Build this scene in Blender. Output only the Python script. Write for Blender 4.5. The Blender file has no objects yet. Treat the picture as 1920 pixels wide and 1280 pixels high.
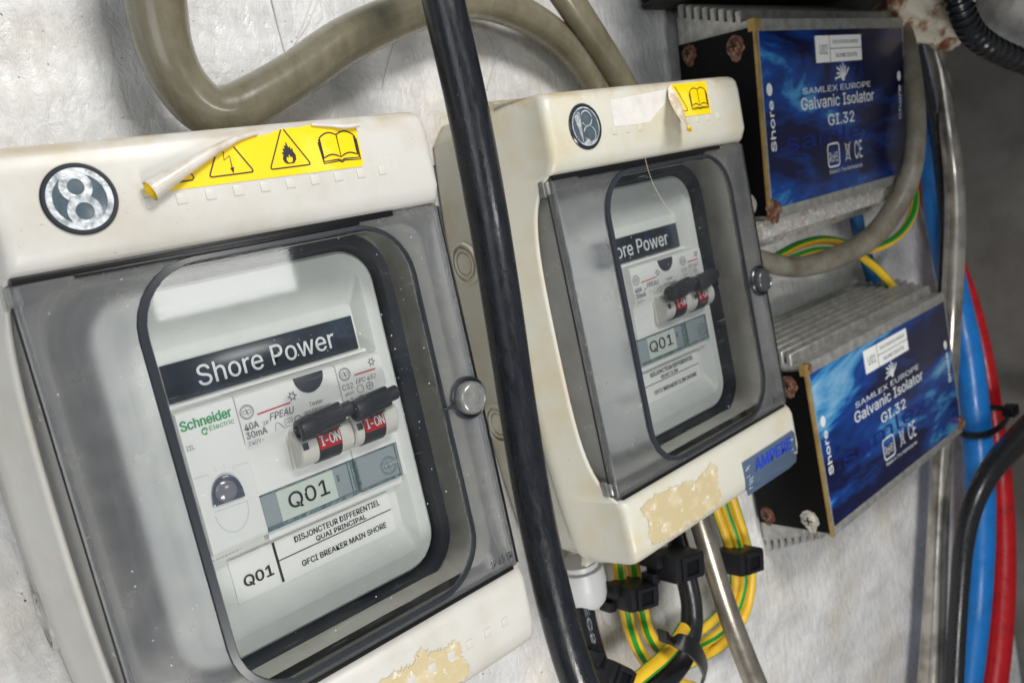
import bpy, bmesh, math, random
from mathutils import Vector, Matrix
random.seed(7)
S = 0.1            # wall millimetres -> scene units (1 unit = 1 cm)
SC = bpy.context.scene
COL = SC.collection
SC.unit_settings.system = 'METRIC'
SC.unit_settings.scale_length = 0.01
PI = math.pi

# ------------------------------------------------------------------ camera
# wall frame: x right, y up, z out of the wall (millimetres)
CR = [[0.73932004, -0.20940708, 0.63996438], [-0.25098224, -0.96762417, -0.02667566], [0.624831, -0.14089761, -0.76794141]]
CT = [-169.7326486, -13.45726352, 254.18512597]
CF = 1523.187


def V(p):
    return Vector((p[0] * S, -p[2] * S, p[1] * S))


CPOS = [-sum(CR[k][i] * CT[k] for k in range(3)) for i in range(3)]
cam = bpy.data.cameras.new("camera")
camo = bpy.data.objects.new("camera", cam)
COL.objects.link(camo)
cx, cy, cz = V(CR[0]) / S, -V(CR[1]) / S, -V(CR[2]) / S
m = Matrix((cx, cy, cz)).transposed().to_4x4()
m.translation = V(CPOS)
camo.matrix_world = m
cam.sensor_width = 36
cam.lens = CF / 1920 * 36
cam.clip_start = 0.5
cam.clip_end = 2000
cam.dof.use_dof = True
cam.dof.focus_distance = 27.0
cam.dof.aperture_fstop = 0.19
SC.camera = camo

# ------------------------------------------------------------------ light
w = bpy.data.worlds.new("World")
SC.world = w
w.use_nodes = True
w.node_tree.nodes['Background'].inputs[0].default_value = (0.62, 0.70, 0.78, 1)
w.node_tree.nodes['Background'].inputs[1].default_value = 0.23


def area(name, pos, target, size, power, color):
    l = bpy.data.lights.new(name, 'AREA')
    l.shape = 'RECTANGLE'
    l.size, l.size_y = size[0] * S, size[1] * S
    l.energy = power
    l.color = color
    o = bpy.data.objects.new(name, l)
    COL.objects.link(o)
    o.location = V(pos)
    o.rotation_euler = (V(target) - V(pos)).to_track_quat('-Z', 'Y').to_euler()
    return o


area("ceiling_lamp", (170, 420, 640), (150, -60, 0), (250, 160), 46000, (1.0, 0.97, 0.93))
area("left_fill", (-260, 120, 420), (120, -60, 0), (260, 320), 5500, (0.93, 0.97, 1.0))  # weak fill added from the left, not an actual opening
area("lower_fill", (-40, -450, 540), (480, -260, 0), (180, 180), 26000, (1.0, 0.97, 0.93))  # unseen fill added from below to brighten the lower right wall

area("glare_lamp", (188, -11, 420), (188, -11, 0), (105, 32), 1500, (1.0, 0.99, 0.97))  # added lamp, sized so its reflection makes the glare on the near window

SC.view_settings.view_transform = 'Standard'
SC.view_settings.look = 'None'
SC.view_settings.exposure = 0
SC.view_settings.gamma = 1
SC.cycles.max_bounces = 14
SC.cycles.transmission_bounces = 10
SC.cycles.transparent_max_bounces = 16
SC.cycles.sample_clamp_indirect = 6


def at(px, py, z):
    """photo pixel (1920 wide) -> wall point at height z above the wall"""
    u = ((px - 960) / CF, (py - 640) / CF, 1.0)
    d = [sum(CR[k][i] * u[k] for k in range(3)) for i in range(3)]
    s = (z - CPOS[2]) / d[2]
    return (CPOS[0] + s * d[0], CPOS[1] + s * d[1], z)


def rpx(p, wpx):
    dep = sum(CR[2][i] * p[i] for i in range(3)) + CT[2]
    return wpx / 2 * dep / CF


# ------------------------------------------------------------------ materials
MATS = {}


def lin(c):
    return tuple((x / 12.92 if x <= 0.04045 else ((x + 0.055) / 1.055) ** 2.4) for x in [v / 255 for v in c]) + (1,)


def mat(name, col, rough=0.5, metal=0.0, col2=None, nscale=1.0, lo=0.4, hi=0.7, bump=0.0, bscale=8.0, coat=0.0,
        stretch=(1, 1, 1), speck=None, sscale=20, slevel=0.72, spec=0.5, rvar=0.0, trans=0, ior=1.5, sss=0, topstain=False):
    if name in MATS:
        return MATS[name]
    m = bpy.data.materials.new(name)
    m.use_nodes = True
    nt = m.node_tree
    b = nt.nodes['Principled BSDF']
    N = nt.nodes.new
    L = nt.links.new
    b.inputs['Base Color'].default_value = lin(col)
    b.inputs['Roughness'].default_value = rough
    b.inputs['Metallic'].default_value = metal
    b.inputs['Specular IOR Level'].default_value = spec
    b.inputs['Coat Weight'].default_value = coat
    b.inputs['Coat Roughness'].default_value = 0.15
    b.inputs['Transmission Weight'].default_value = trans
    b.inputs['IOR'].default_value = ior
    if sss:
        b.inputs['Subsurface Weight'].default_value = sss
        b.inputs['Subsurface Radius'].default_value = (0.3, 0.25, 0.15)
        b.inputs['Subsurface Scale'].default_value = 1.0
    tc = N('ShaderNodeTexCoord')
    mp = N('ShaderNodeMapping')
    mp.inputs['Scale'].default_value = stretch
    L(tc.outputs['Object'], mp.inputs[0])
    cur = None
    if col2 is not None:
        n = N('ShaderNodeTexNoise')
        n.inputs['Scale'].default_value = nscale
        n.inputs['Detail'].default_value = 8
        n.inputs['Roughness'].default_value = 0.65
        L(mp.outputs[0], n.inputs[0])
        r = N('ShaderNodeMapRange')
        r.inputs[1].default_value, r.inputs[2].default_value = lo, hi
        L(n.outputs[0], r.inputs[0])
        x = N('ShaderNodeMix')
        x.data_type = 'RGBA'
        x.inputs[6].default_value = lin(col)
        x.inputs[7].default_value = lin(col2)
        L(r.outputs[0], x.inputs[0])
        cur = x.outputs[2]
    if speck is not None:
        n = N('ShaderNodeTexNoise')
        n.inputs['Scale'].default_value = sscale
        n.inputs['Detail'].default_value = 3
        L(tc.outputs['Object'], n.inputs[0])
        r = N('ShaderNodeMapRange')
        r.inputs[1].default_value, r.inputs[2].default_value = slevel, slevel + 0.03
        L(n.outputs[0], r.inputs[0])
        x = N('ShaderNodeMix')
        x.data_type = 'RGBA'
        if cur:
            L(cur, x.inputs[6])
        else:
            x.inputs[6].default_value = lin(col)
        x.inputs[7].default_value = lin(speck)
        L(r.outputs[0], x.inputs[0])
        cur = x.outputs[2]
    if topstain:
        sx = N('ShaderNodeSeparateXYZ')
        L(tc.outputs['Object'], sx.inputs[0])
        n = N('ShaderNodeTexNoise')
        n.inputs['Scale'].default_value = 0.9
        n.inputs['Detail'].default_value = 8
        L(tc.outputs['Object'], n.inputs[0])
        g = N('ShaderNodeMapRange')
        g.inputs[1].default_value, g.inputs[2].default_value = 2.4, 3.3
        L(sx.outputs[2], g.inputs[0])
        g2 = N('ShaderNodeMapRange')
        g2.inputs[1].default_value, g2.inputs[2].default_value = 0.42, 0.62
        L(n.outputs[0], g2.inputs[0])
        mu = N('ShaderNodeMath'); mu.operation = 'MULTIPLY'
        L(g.outputs[0], mu.inputs[0]); L(g2.outputs[0], mu.inputs[1])
        x = N('ShaderNodeMix'); x.data_type = 'RGBA'
        L(mu.outputs[0], x.inputs[0]); L(cur, x.inputs[6])
        x.inputs[7].default_value = lin((184, 166, 132))
        cur = x.outputs[2]
    if cur:
        L(cur, b.inputs['Base Color'])
    if rvar:
        n = N('ShaderNodeTexNoise')
        n.inputs['Scale'].default_value = nscale * 1.7
        n.inputs['Detail'].default_value = 5
        L(mp.outputs[0], n.inputs[0])
        r = N('ShaderNodeMapRange')
        r.inputs[1].default_value, r.inputs[2].default_value = 0.3, 0.7
        r.inputs[3].default_value, r.inputs[4].default_value = max(0.03, rough - rvar), rough + rvar
        L(n.outputs[0], r.inputs[0])
        L(r.outputs[0], b.inputs['Roughness'])
    if bump:
        n = N('ShaderNodeTexNoise')
        n.inputs['Scale'].default_value = bscale
        n.inputs['Detail'].default_value = 5
        L(mp.outputs[0], n.inputs[0])
        bp = N('ShaderNodeBump')
        bp.inputs['Strength'].default_value = bump
        bp.inputs['Distance'].default_value = 0.05
        L(n.outputs[0], bp.inputs['Height'])
        L(bp.outputs[0], b.inputs['Normal'])
    MATS[name] = m
    return m


M = {}
M['cream1'] = mat('ivory_plastic', (205, 203, 197), 0.38, col2=(190, 184, 170), nscale=0.35, lo=0.45, hi=0.78, bump=0.06, bscale=34, rvar=0.1, speck=(120, 104, 84), sscale=9, slevel=0.745, topstain=True)
M['cream2'] = mat('yellowed_plastic', (205, 203, 190), 0.38, col2=(200, 188, 156), nscale=0.45, lo=0.46, hi=0.74, bump=0.06, bscale=34, rvar=0.1, speck=(120, 104, 84), sscale=9, slevel=0.745, topstain=True)
M['tub'] = mat('tub_plastic', (224, 222, 212), 0.5, col2=(200, 192, 180), nscale=0.5, lo=0.45, hi=0.7)
M['plate'] = mat('grey_cover_plastic', (228, 231, 227), 0.38, col2=(218, 222, 218), nscale=0.6, bump=0.02, bscale=30)
M['gasket'] = mat('dark_gasket', (14, 20, 30), 0.4, col2=(24, 44, 70), nscale=0.3, lo=0.5, hi=0.8)
M['smoke_edge'] = mat('smoked_edge', (44, 48, 54), 0.3, coat=0.3)
M['black_seal'] = mat('black_seal', (14, 14, 16), 0.3)
M['white_mod'] = mat('white_module_plastic', (240, 241, 239), 0.38, bump=0.015, bscale=40)
M['barrel'] = mat('barrel_plastic', (222, 220, 212), 0.3)
M['black_plastic'] = mat('black_plastic', (48, 51, 57), 0.38, bump=0.04, bscale=30)
M['dark_grey'] = mat('dark_grey_plastic', (62, 66, 74), 0.4)
M['strip_glass'] = mat('tinted_strip', (156, 167, 171), 0.12, coat=0.6)
M['strip_edge'] = mat('tinted_strip_edge', (84, 108, 112), 0.15, coat=0.6, col2=(150, 170, 172), nscale=4)
M['paper'] = mat('label_paper', (240, 241, 238), 0.55)
M['paper_green'] = mat('label_paper_greenish', (205, 216, 208), 0.45)
M['ink'] = mat('black_ink', (28, 30, 36), 0.5)
M['ink_grey'] = mat('grey_ink', (128, 132, 140), 0.5)
M['ink_white'] = mat('white_ink', (224, 228, 230), 0.5)
M['ink_green'] = mat('green_ink', (60, 165, 110), 0.5)
M['ink_red'] = mat('red_ink', (205, 50, 62), 0.5)
M['ink_blue'] = mat('blue_ink', (32, 66, 190), 0.5)
M['red'] = mat('red_plate', (190, 30, 40), 0.4)
M['namelabel'] = mat('black_nameplate', (38, 46, 56), 0.22, col2=(58, 78, 104), nscale=0.6, lo=0.52, hi=0.75, coat=0.3)
M['yellow'] = mat('yellow_sticker', (244, 208, 0), 0.35, col2=(246, 216, 56), nscale=0.5, lo=0.5, hi=0.6)
M['yellow_pure'] = mat('yellow_sticker_edge', (238, 205, 20), 0.4)
M['sticker_back'] = mat('sticker_backing', (214, 208, 200), 0.3, col2=(185, 172, 150), nscale=0.9, lo=0.45, hi=0.65, coat=0.3)
M['sticker_tan'] = mat('torn_sticker_paper', (205, 186, 156), 0.75, col2=(236, 228, 214), nscale=2.5, lo=0.45, hi=0.6, speck=(150, 110, 70), sscale=8, slevel=0.68, bump=0.5, bscale=12)
M['residue'] = mat('glue_residue', (196, 180, 142), 0.6, col2=(206, 193, 160), nscale=1.6, lo=0.5, hi=0.6, speck=(222, 214, 196), sscale=3.2, slevel=0.655, bump=0.15, bscale=18)
M['clean'] = mat('clean_patch', (222, 219, 214), 0.4, col2=(208, 204, 200), nscale=1.5)
M['chrome'] = mat('chrome_foil', (222, 225, 228), 0.28, metal=0.35, col2=(120, 130, 138), nscale=4.5, lo=0.42, hi=0.66, bump=0.4, bscale=9)
M['emblem'] = mat('emblem_slate', (70, 84, 92), 0.25, coat=0.5, col2=(90, 104, 112), nscale=3)
M['emblem_rim'] = mat('emblem_rim', (34, 40, 46), 0.3, coat=0.5)
M['latch'] = mat('latch_plastic', (128, 130, 128), 0.28, metal=0.35, bump=0.05, bscale=20, coat=0.4, col2=(160, 160, 156), nscale=2)
M['latch_dark'] = mat('latch_plastic_dark', (62, 64, 66), 0.3, coat=0.3)
M['hair'] = mat('pale_hair', (214, 200, 176), 0.4)
M['ampere'] = mat('brushed_plate', (108, 128, 154), 0.3, metal=0.5, col2=(88, 110, 140), nscale=2, bump=0.1, bscale=30, stretch=(0.2, 1, 3))
M['rust'] = mat('rust', (88, 50, 34), 0.9, col2=(150, 122, 104), nscale=3, lo=0.45, hi=0.65, bump=0.9, bscale=10)
M['alu'] = mat('weathered_aluminium', (182, 182, 178), 0.4, metal=0.5, col2=(140, 139, 133), nscale=1.4, lo=0.4, hi=0.7, bump=0.04, bscale=14, rvar=0.1, speck=(205, 204, 200), sscale=3, slevel=0.72)
M['alu_white'] = mat('corroded_aluminium', (196, 192, 186), 0.55, metal=0.35, col2=(150, 120, 84), nscale=1.1, lo=0.5, hi=0.72, bump=0.5, bscale=9, speck=(228, 226, 224), sscale=4, slevel=0.58)
M['brass'] = mat('edge_trim', (150, 124, 72), 0.45, metal=0.35, col2=(190, 160, 100), nscale=0.8)
M['black_plate'] = mat('black_end_plate', (6, 6, 7), 0.5, spec=0.15, speck=(90, 90, 90), sscale=12, slevel=0.74)
M['black_rubber'] = mat('black_rubber_cable', (24, 26, 30), 0.26, col2=(40, 42, 50), nscale=1.6, lo=0.4, hi=0.8, bump=0.14, bscale=7, rvar=0.1, stretch=(2, 2, 0.5), speck=(150, 150, 150), sscale=11, slevel=0.745)
M['black_cable'] = mat('black_cable', (30, 31, 34), 0.28, bump=0.05, bscale=6, rvar=0.08)
M['tie'] = mat('cable_tie_nylon', (20, 21, 25), 0.42, bump=0.05, bscale=20)
M['blue_cable'] = mat('blue_cable', (18, 112, 190), 0.34, col2=(30, 94, 158), nscale=0.7, lo=.45, hi=.7, bump=0.08, rvar=.1, speck=(120, 170, 205), sscale=9, slevel=0.71)
M['red_cable'] = mat('red_cable', (176, 16, 26), 0.32, col2=(140, 18, 26), nscale=0.7, lo=.45, hi=.7, bump=0.08, rvar=.1, speck=(205, 110, 110), sscale=9, slevel=0.71)
M['yel'] = mat('earth_yellow', (238, 196, 50), 0.4, col2=(226, 178, 44), nscale=0.6)
M['grn'] = mat('earth_green', (24, 140, 40), 0.4)
M['olive'] = mat('olive_hose', (128, 123, 104), 0.27, col2=(98, 92, 72), nscale=0.45, lo=0.35, hi=0.7, bump=0.1, bscale=4, rvar=0.12, coat=0.5, stretch=(1.5, 1.5, 0.7), sss=0.25)
M['grey_hose'] = mat('grey_hose', (128, 124, 112), 0.4, col2=(92, 82, 66), nscale=0.6, lo=0.4, hi=0.7, bump=0.05, bscale=5)
M['steel_hose'] = mat('steel_pipe', (168, 160, 148), 0.3, metal=0.75, col2=(130, 122, 108), nscale=0.5, lo=0.4, hi=0.7, rvar=0.08, bump=0.05)
M['clear_pipe'] = mat('grey_glossy_pipe', (196, 190, 180), 0.2, metal=0.75, col2=(120, 114, 106), nscale=0.35, lo=0.42, hi=0.65, coat=0.5)
M['gland'] = mat('white_gland', (212, 213, 213), 0.4, bump=0.05, bscale=10)
M['foam'] = mat('foam_lump', (204, 196, 178), 0.7, col2=(128, 76, 36), nscale=0.55, lo=0.49, hi=0.60, bump=0.9, bscale=4)
M['lens'] = mat('dark_lens', (82, 88, 104), 0.08, coat=1.0)
M['lens_core'] = mat('lens_core', (128, 130, 138), 0.15, coat=0.8)
M['orange_seal'] = mat('orange_seal', (176, 130, 76), 0.6)
M['shelf'] = mat('black_shelf', (26, 24, 23), 0.6, bump=0.2, bscale=5, col2=(46, 42, 38), nscale=1.2)
M['whitewrap'] = mat('white_lagging', (206, 203, 198), 0.7, col2=(180, 174, 166), nscale=0.8, bump=0.5, bscale=2.5, speck=(90, 60, 50), sscale=5, slevel=0.72)
M['dust'] = mat('dust_speck', (220, 222, 222), 0.7)
M['screwhole'] = mat('dark_hole', (10, 10, 10), 0.8)


def wallmat():
    m = bpy.data.materials.new('painted_bulkhead')
    m.use_nodes = True
    nt = m.node_tree
    N = nt.nodes.new
    L = nt.links.new
    b = nt.nodes['Principled BSDF']
    tc = N('ShaderNodeTexCoord')
    mp = N('ShaderNodeMapping')
    mp.inputs['Rotation'].default_value = (0, math.radians(10), 0)
    mp.inputs['Scale'].default_value = (0.6, 1, 1.2)
    L(tc.outputs['Object'], mp.inputs[0])
    n1 = N('ShaderNodeTexNoise'); n1.inputs['Scale'].default_value = 0.35; n1.inputs['Detail'].default_value = 7; n1.inputs['Roughness'].default_value = 0.6
    L(mp.outputs[0], n1.inputs[0])
    cr = N('ShaderNodeValToRGB')
    cr.color_ramp.elements[0].position = 0.36; cr.color_ramp.elements[0].color = lin((200, 199, 198))
    cr.color_ramp.elements[1].position = 0.62; cr.color_ramp.elements[1].color = lin((232, 232, 231))
    L(n1.outputs[0], cr.inputs[0])
    # warm stains
    n2 = N('ShaderNodeTexNoise'); n2.inputs['Scale'].default_value = 0.16; n2.inputs['Detail'].default_value = 6
    L(tc.outputs['Object'], n2.inputs[0])
    r2 = N('ShaderNodeMapRange'); r2.inputs[1].default_value = 0.50; r2.inputs[2].default_value = 0.72; r2.inputs[4].default_value = 0.5
    L(n2.outputs[0], r2.inputs[0])
    x = N('ShaderNodeMix'); x.data_type = 'RGBA'; x.inputs[7].default_value = lin((208, 194, 166))
    L(r2.outputs[0], x.inputs[0]); L(cr.outputs[0], x.inputs[6])
    # dark specks
    n3 = N('ShaderNodeTexNoise'); n3.inputs['Scale'].default_value = 5.5; n3.inputs['Detail'].default_value = 4
    L(tc.outputs['Object'], n3.inputs[0])
    r3 = N('ShaderNodeMapRange'); r3.inputs[1].default_value = 0.72; r3.inputs[2].default_value = 0.75
    L(n3.outputs[0], r3.inputs[0])
    x2 = N('ShaderNodeMix'); x2.data_type = 'RGBA'; x2.inputs[7].default_value = lin((98, 78, 68))
    L(r3.outputs[0], x2.inputs[0]); L(x.outputs[2], x2.inputs[6])
    L(x2.outputs[2], b.inputs['Base Color'])
    # streaky gloss + lumps
    mp2 = N('ShaderNodeMapping'); mp2.inputs['Scale'].default_value = (1.3, 1, 0.7); mp2.inputs['Rotation'].default_value = (0, math.radians(-25), 0)
    L(tc.outputs['Object'], mp2.inputs[0])
    n4 = N('ShaderNodeTexNoise'); n4.inputs['Scale'].default_value = 1.6; n4.inputs['Detail'].default_value = 8; n4.inputs['Roughness'].default_value = 0.6
    n4.inputs['Distortion'].default_value = 0.6
    L(mp2.outputs[0], n4.inputs[0])
    mp3 = N('ShaderNodeMapping'); mp3.inputs['Scale'].default_value = (0.15, 1, 2.5)
    L(tc.outputs['Object'], mp3.inputs[0])
    n5 = N('ShaderNodeTexNoise'); n5.inputs['Scale'].default_value = 7; n5.inputs['Detail'].default_value = 4
    L(mp3.outputs[0], n5.inputs[0])
    rr = N('ShaderNodeMapRange'); rr.inputs[1].default_value = 0.35; rr.inputs[2].default_value = 0.65; rr.inputs[3].default_value = 0.12; rr.inputs[4].default_value = 0.42
    L(n4.outputs[0], rr.inputs[0]); L(rr.outputs[0], b.inputs['Roughness'])
    b.inputs['Metallic'].default_value = 0.0
    b1 = N('ShaderNodeBump'); b1.inputs['Strength'].default_value = 1.0; b1.inputs['Distance'].default_value = 0.14
    L(n4.outputs[0], b1.inputs['Height'])
    b2 = N('ShaderNodeBump'); b2.inputs['Strength'].default_value = 0.15; b2.inputs['Distance'].default_value = 0.03
    L(n5.outputs[0], b2.inputs['Height']); L(b1.outputs[0], b2.inputs['Normal'])
    L(b2.outputs[0], b.inputs['Normal'])
    return m


M['wall'] = wallmat()
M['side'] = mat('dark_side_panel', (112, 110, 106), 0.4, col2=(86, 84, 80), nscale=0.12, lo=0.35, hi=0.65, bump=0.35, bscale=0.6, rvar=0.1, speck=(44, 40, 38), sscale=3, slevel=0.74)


def bluemat():
    m = bpy.data.materials.new('printed_blue_face')
    m.use_nodes = True
    nt = m.node_tree
    N = nt.nodes.new
    L = nt.links.new
    b = nt.nodes['Principled BSDF']
    tc = N('ShaderNodeTexCoord')
    mp = N('ShaderNodeMapping')
    mp.inputs['Scale'].default_value = (0.07, 1, 0.26)
    mp.inputs['Rotation'].default_value = (0, math.radians(6), 0)
    oi = N('ShaderNodeObjectInfo')
    ad = N('ShaderNodeVectorMath'); ad.operation = 'ADD'
    L(tc.outputs['Object'], ad.inputs[0]); L(oi.outputs['Location'], ad.inputs[1])
    L(ad.outputs[0], mp.inputs[0])
    n = N('ShaderNodeTexNoise'); n.inputs['Scale'].default_value = 1.0; n.inputs['Detail'].default_value = 9; n.inputs['Roughness'].default_value = 0.62; n.inputs['Distortion'].default_value = 0.5
    L(mp.outputs[0], n.inputs[0])
    cr = N('ShaderNodeValToRGB')
    e = cr.color_ramp.elements
    e[0].position = 0.45; e[0].color = lin((2, 9, 56))
    e[1].position = 0.55; e[1].color = lin((8, 62, 140))
    e2 = e.new(0.59); e2.color = lin((56, 132, 184))
    e3 = e.new(0.67); e3.color = lin((132, 176, 204))
    L(n.outputs[0], cr.inputs[0])
    L(cr.outputs[0], b.inputs['Base Color'])
    b.inputs['Roughness'].default_value = 0.3
    b.inputs['Coat Weight'].default_value = 0.3
    b.inputs['Coat Roughness'].default_value = 0.1
    return m


M['blue_face'] = bluemat()


def frost(name, k):
    m = bpy.data.materials.new(name)
    m.use_nodes = True
    nt = m.node_tree
    N = nt.nodes.new
    L = nt.links.new
    b = nt.nodes['Principled BSDF']
    b.inputs['Base Color'].default_value = (0.80, 0.81, 0.82, 1)
    b.inputs['Transmission Weight'].default_value = 0.93
    b.inputs['IOR'].default_value = 1.42
    tc = N('ShaderNodeTexCoord')
    n = N('ShaderNodeTexNoise'); n.inputs['Scale'].default_value = 1.2; n.inputs['Detail'].default_value = 5
    L(tc.outputs['Object'], n.inputs[0])
    r = N('ShaderNodeMapRange'); r.inputs[1].default_value = 0.3; r.inputs[2].default_value = 0.7; r.inputs[3].default_value = 0.18; r.inputs[4].default_value = 0.28
    L(n.outputs[0], r.inputs[0]); L(r.outputs[0], b.inputs['Roughness'])
    c = N('ShaderNodeMapRange'); c.inputs[1].default_value = 0.3; c.inputs[2].default_value = 0.7
    x = N('ShaderNodeMix'); x.data_type = 'RGBA'; x.inputs[6].default_value = (0.80 * k, 0.82 * k, 0.85 * k, 1); x.inputs[7].default_value = (0.92 * k, 0.92 * k, 0.92 * k, 1)
    L(n.outputs[0], c.inputs[0]); L(c.outputs[0], x.inputs[0]); L(x.outputs[2], b.inputs['Base Color'])
    return m


def clearpane():
    m = bpy.data.materials.new('clear_scratched_pane')
    m.use_nodes = True
    nt = m.node_tree
    N = nt.nodes.new
    L = nt.links.new
    nt.nodes.remove(nt.nodes['Principled BSDF'])
    out = nt.nodes['Material Output']
    t = N('ShaderNodeBsdfTransparent'); t.inputs[0].default_value = (0.97, 0.98, 0.98, 1)
    g = N('ShaderNodeBsdfGlossy'); g.inputs['Roughness'].default_value = 0.05
    f = N('ShaderNodeFresnel'); f.inputs[0].default_value = 1.5
    mx = N('ShaderNodeMixShader')
    L(f.outputs[0], mx.inputs[0]); L(t.outputs[0], mx.inputs[1]); L(g.outputs[0], mx.inputs[2])
    d = N('ShaderNodeBsdfDiffuse'); d.inputs[0].default_value = (0.75, 0.78, 0.8, 1)
    tc = N('ShaderNodeTexCoord')
    # haze film and fine scratches
    n = N('ShaderNodeTexNoise'); n.inputs['Scale'].default_value = 0.5; n.inputs['Detail'].default_value = 6
    L(tc.outputs['Object'], n.inputs[0])
    r = N('ShaderNodeMapRange'); r.inputs[1].default_value = 0.35; r.inputs[2].default_value = 0.75; r.inputs[3].default_value = 0.0; r.inputs[4].default_value = 0.022
    L(n.outputs[0], r.inputs[0])
    tot = r.outputs[0]
    for ang, sc in ((35, 5.0), (-20, 6.0), (70, 7.0)):
        mp = N('ShaderNodeMapping'); mp.inputs['Rotation'].default_value = (0, math.radians(ang), 0); mp.inputs['Scale'].default_value = (0.09, 1, 2.4)
        L(tc.outputs['Object'], mp.inputs[0])
        s = N('ShaderNodeTexNoise'); s.inputs['Scale'].default_value = sc; s.inputs['Detail'].default_value = 2
        L(mp.outputs[0], s.inputs[0])
        q = N('ShaderNodeMapRange'); q.inputs[1].default_value = 0.71; q.inputs[2].default_value = 0.78; q.inputs[4].default_value = 0.12
        L(s.outputs[0], q.inputs[0])
        a = N('ShaderNodeMath'); a.operation = 'ADD'
        L(tot, a.inputs[0]); L(q.outputs[0], a.inputs[1])
        tot = a.outputs[0]
    m2 = N('ShaderNodeMixShader')
    L(tot, m2.inputs[0]); L(mx.outputs[0], m2.inputs[1]); L(d.outputs[0], m2.inputs[2])
    L(m2.outputs[0], out.inputs[0])
    return m


M['frost1'] = frost('frosted_smoke_plastic', 1.0)
M['frost2'] = frost('darker_smoke_plastic', 0.8)
M['pane'] = clearpane()


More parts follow.
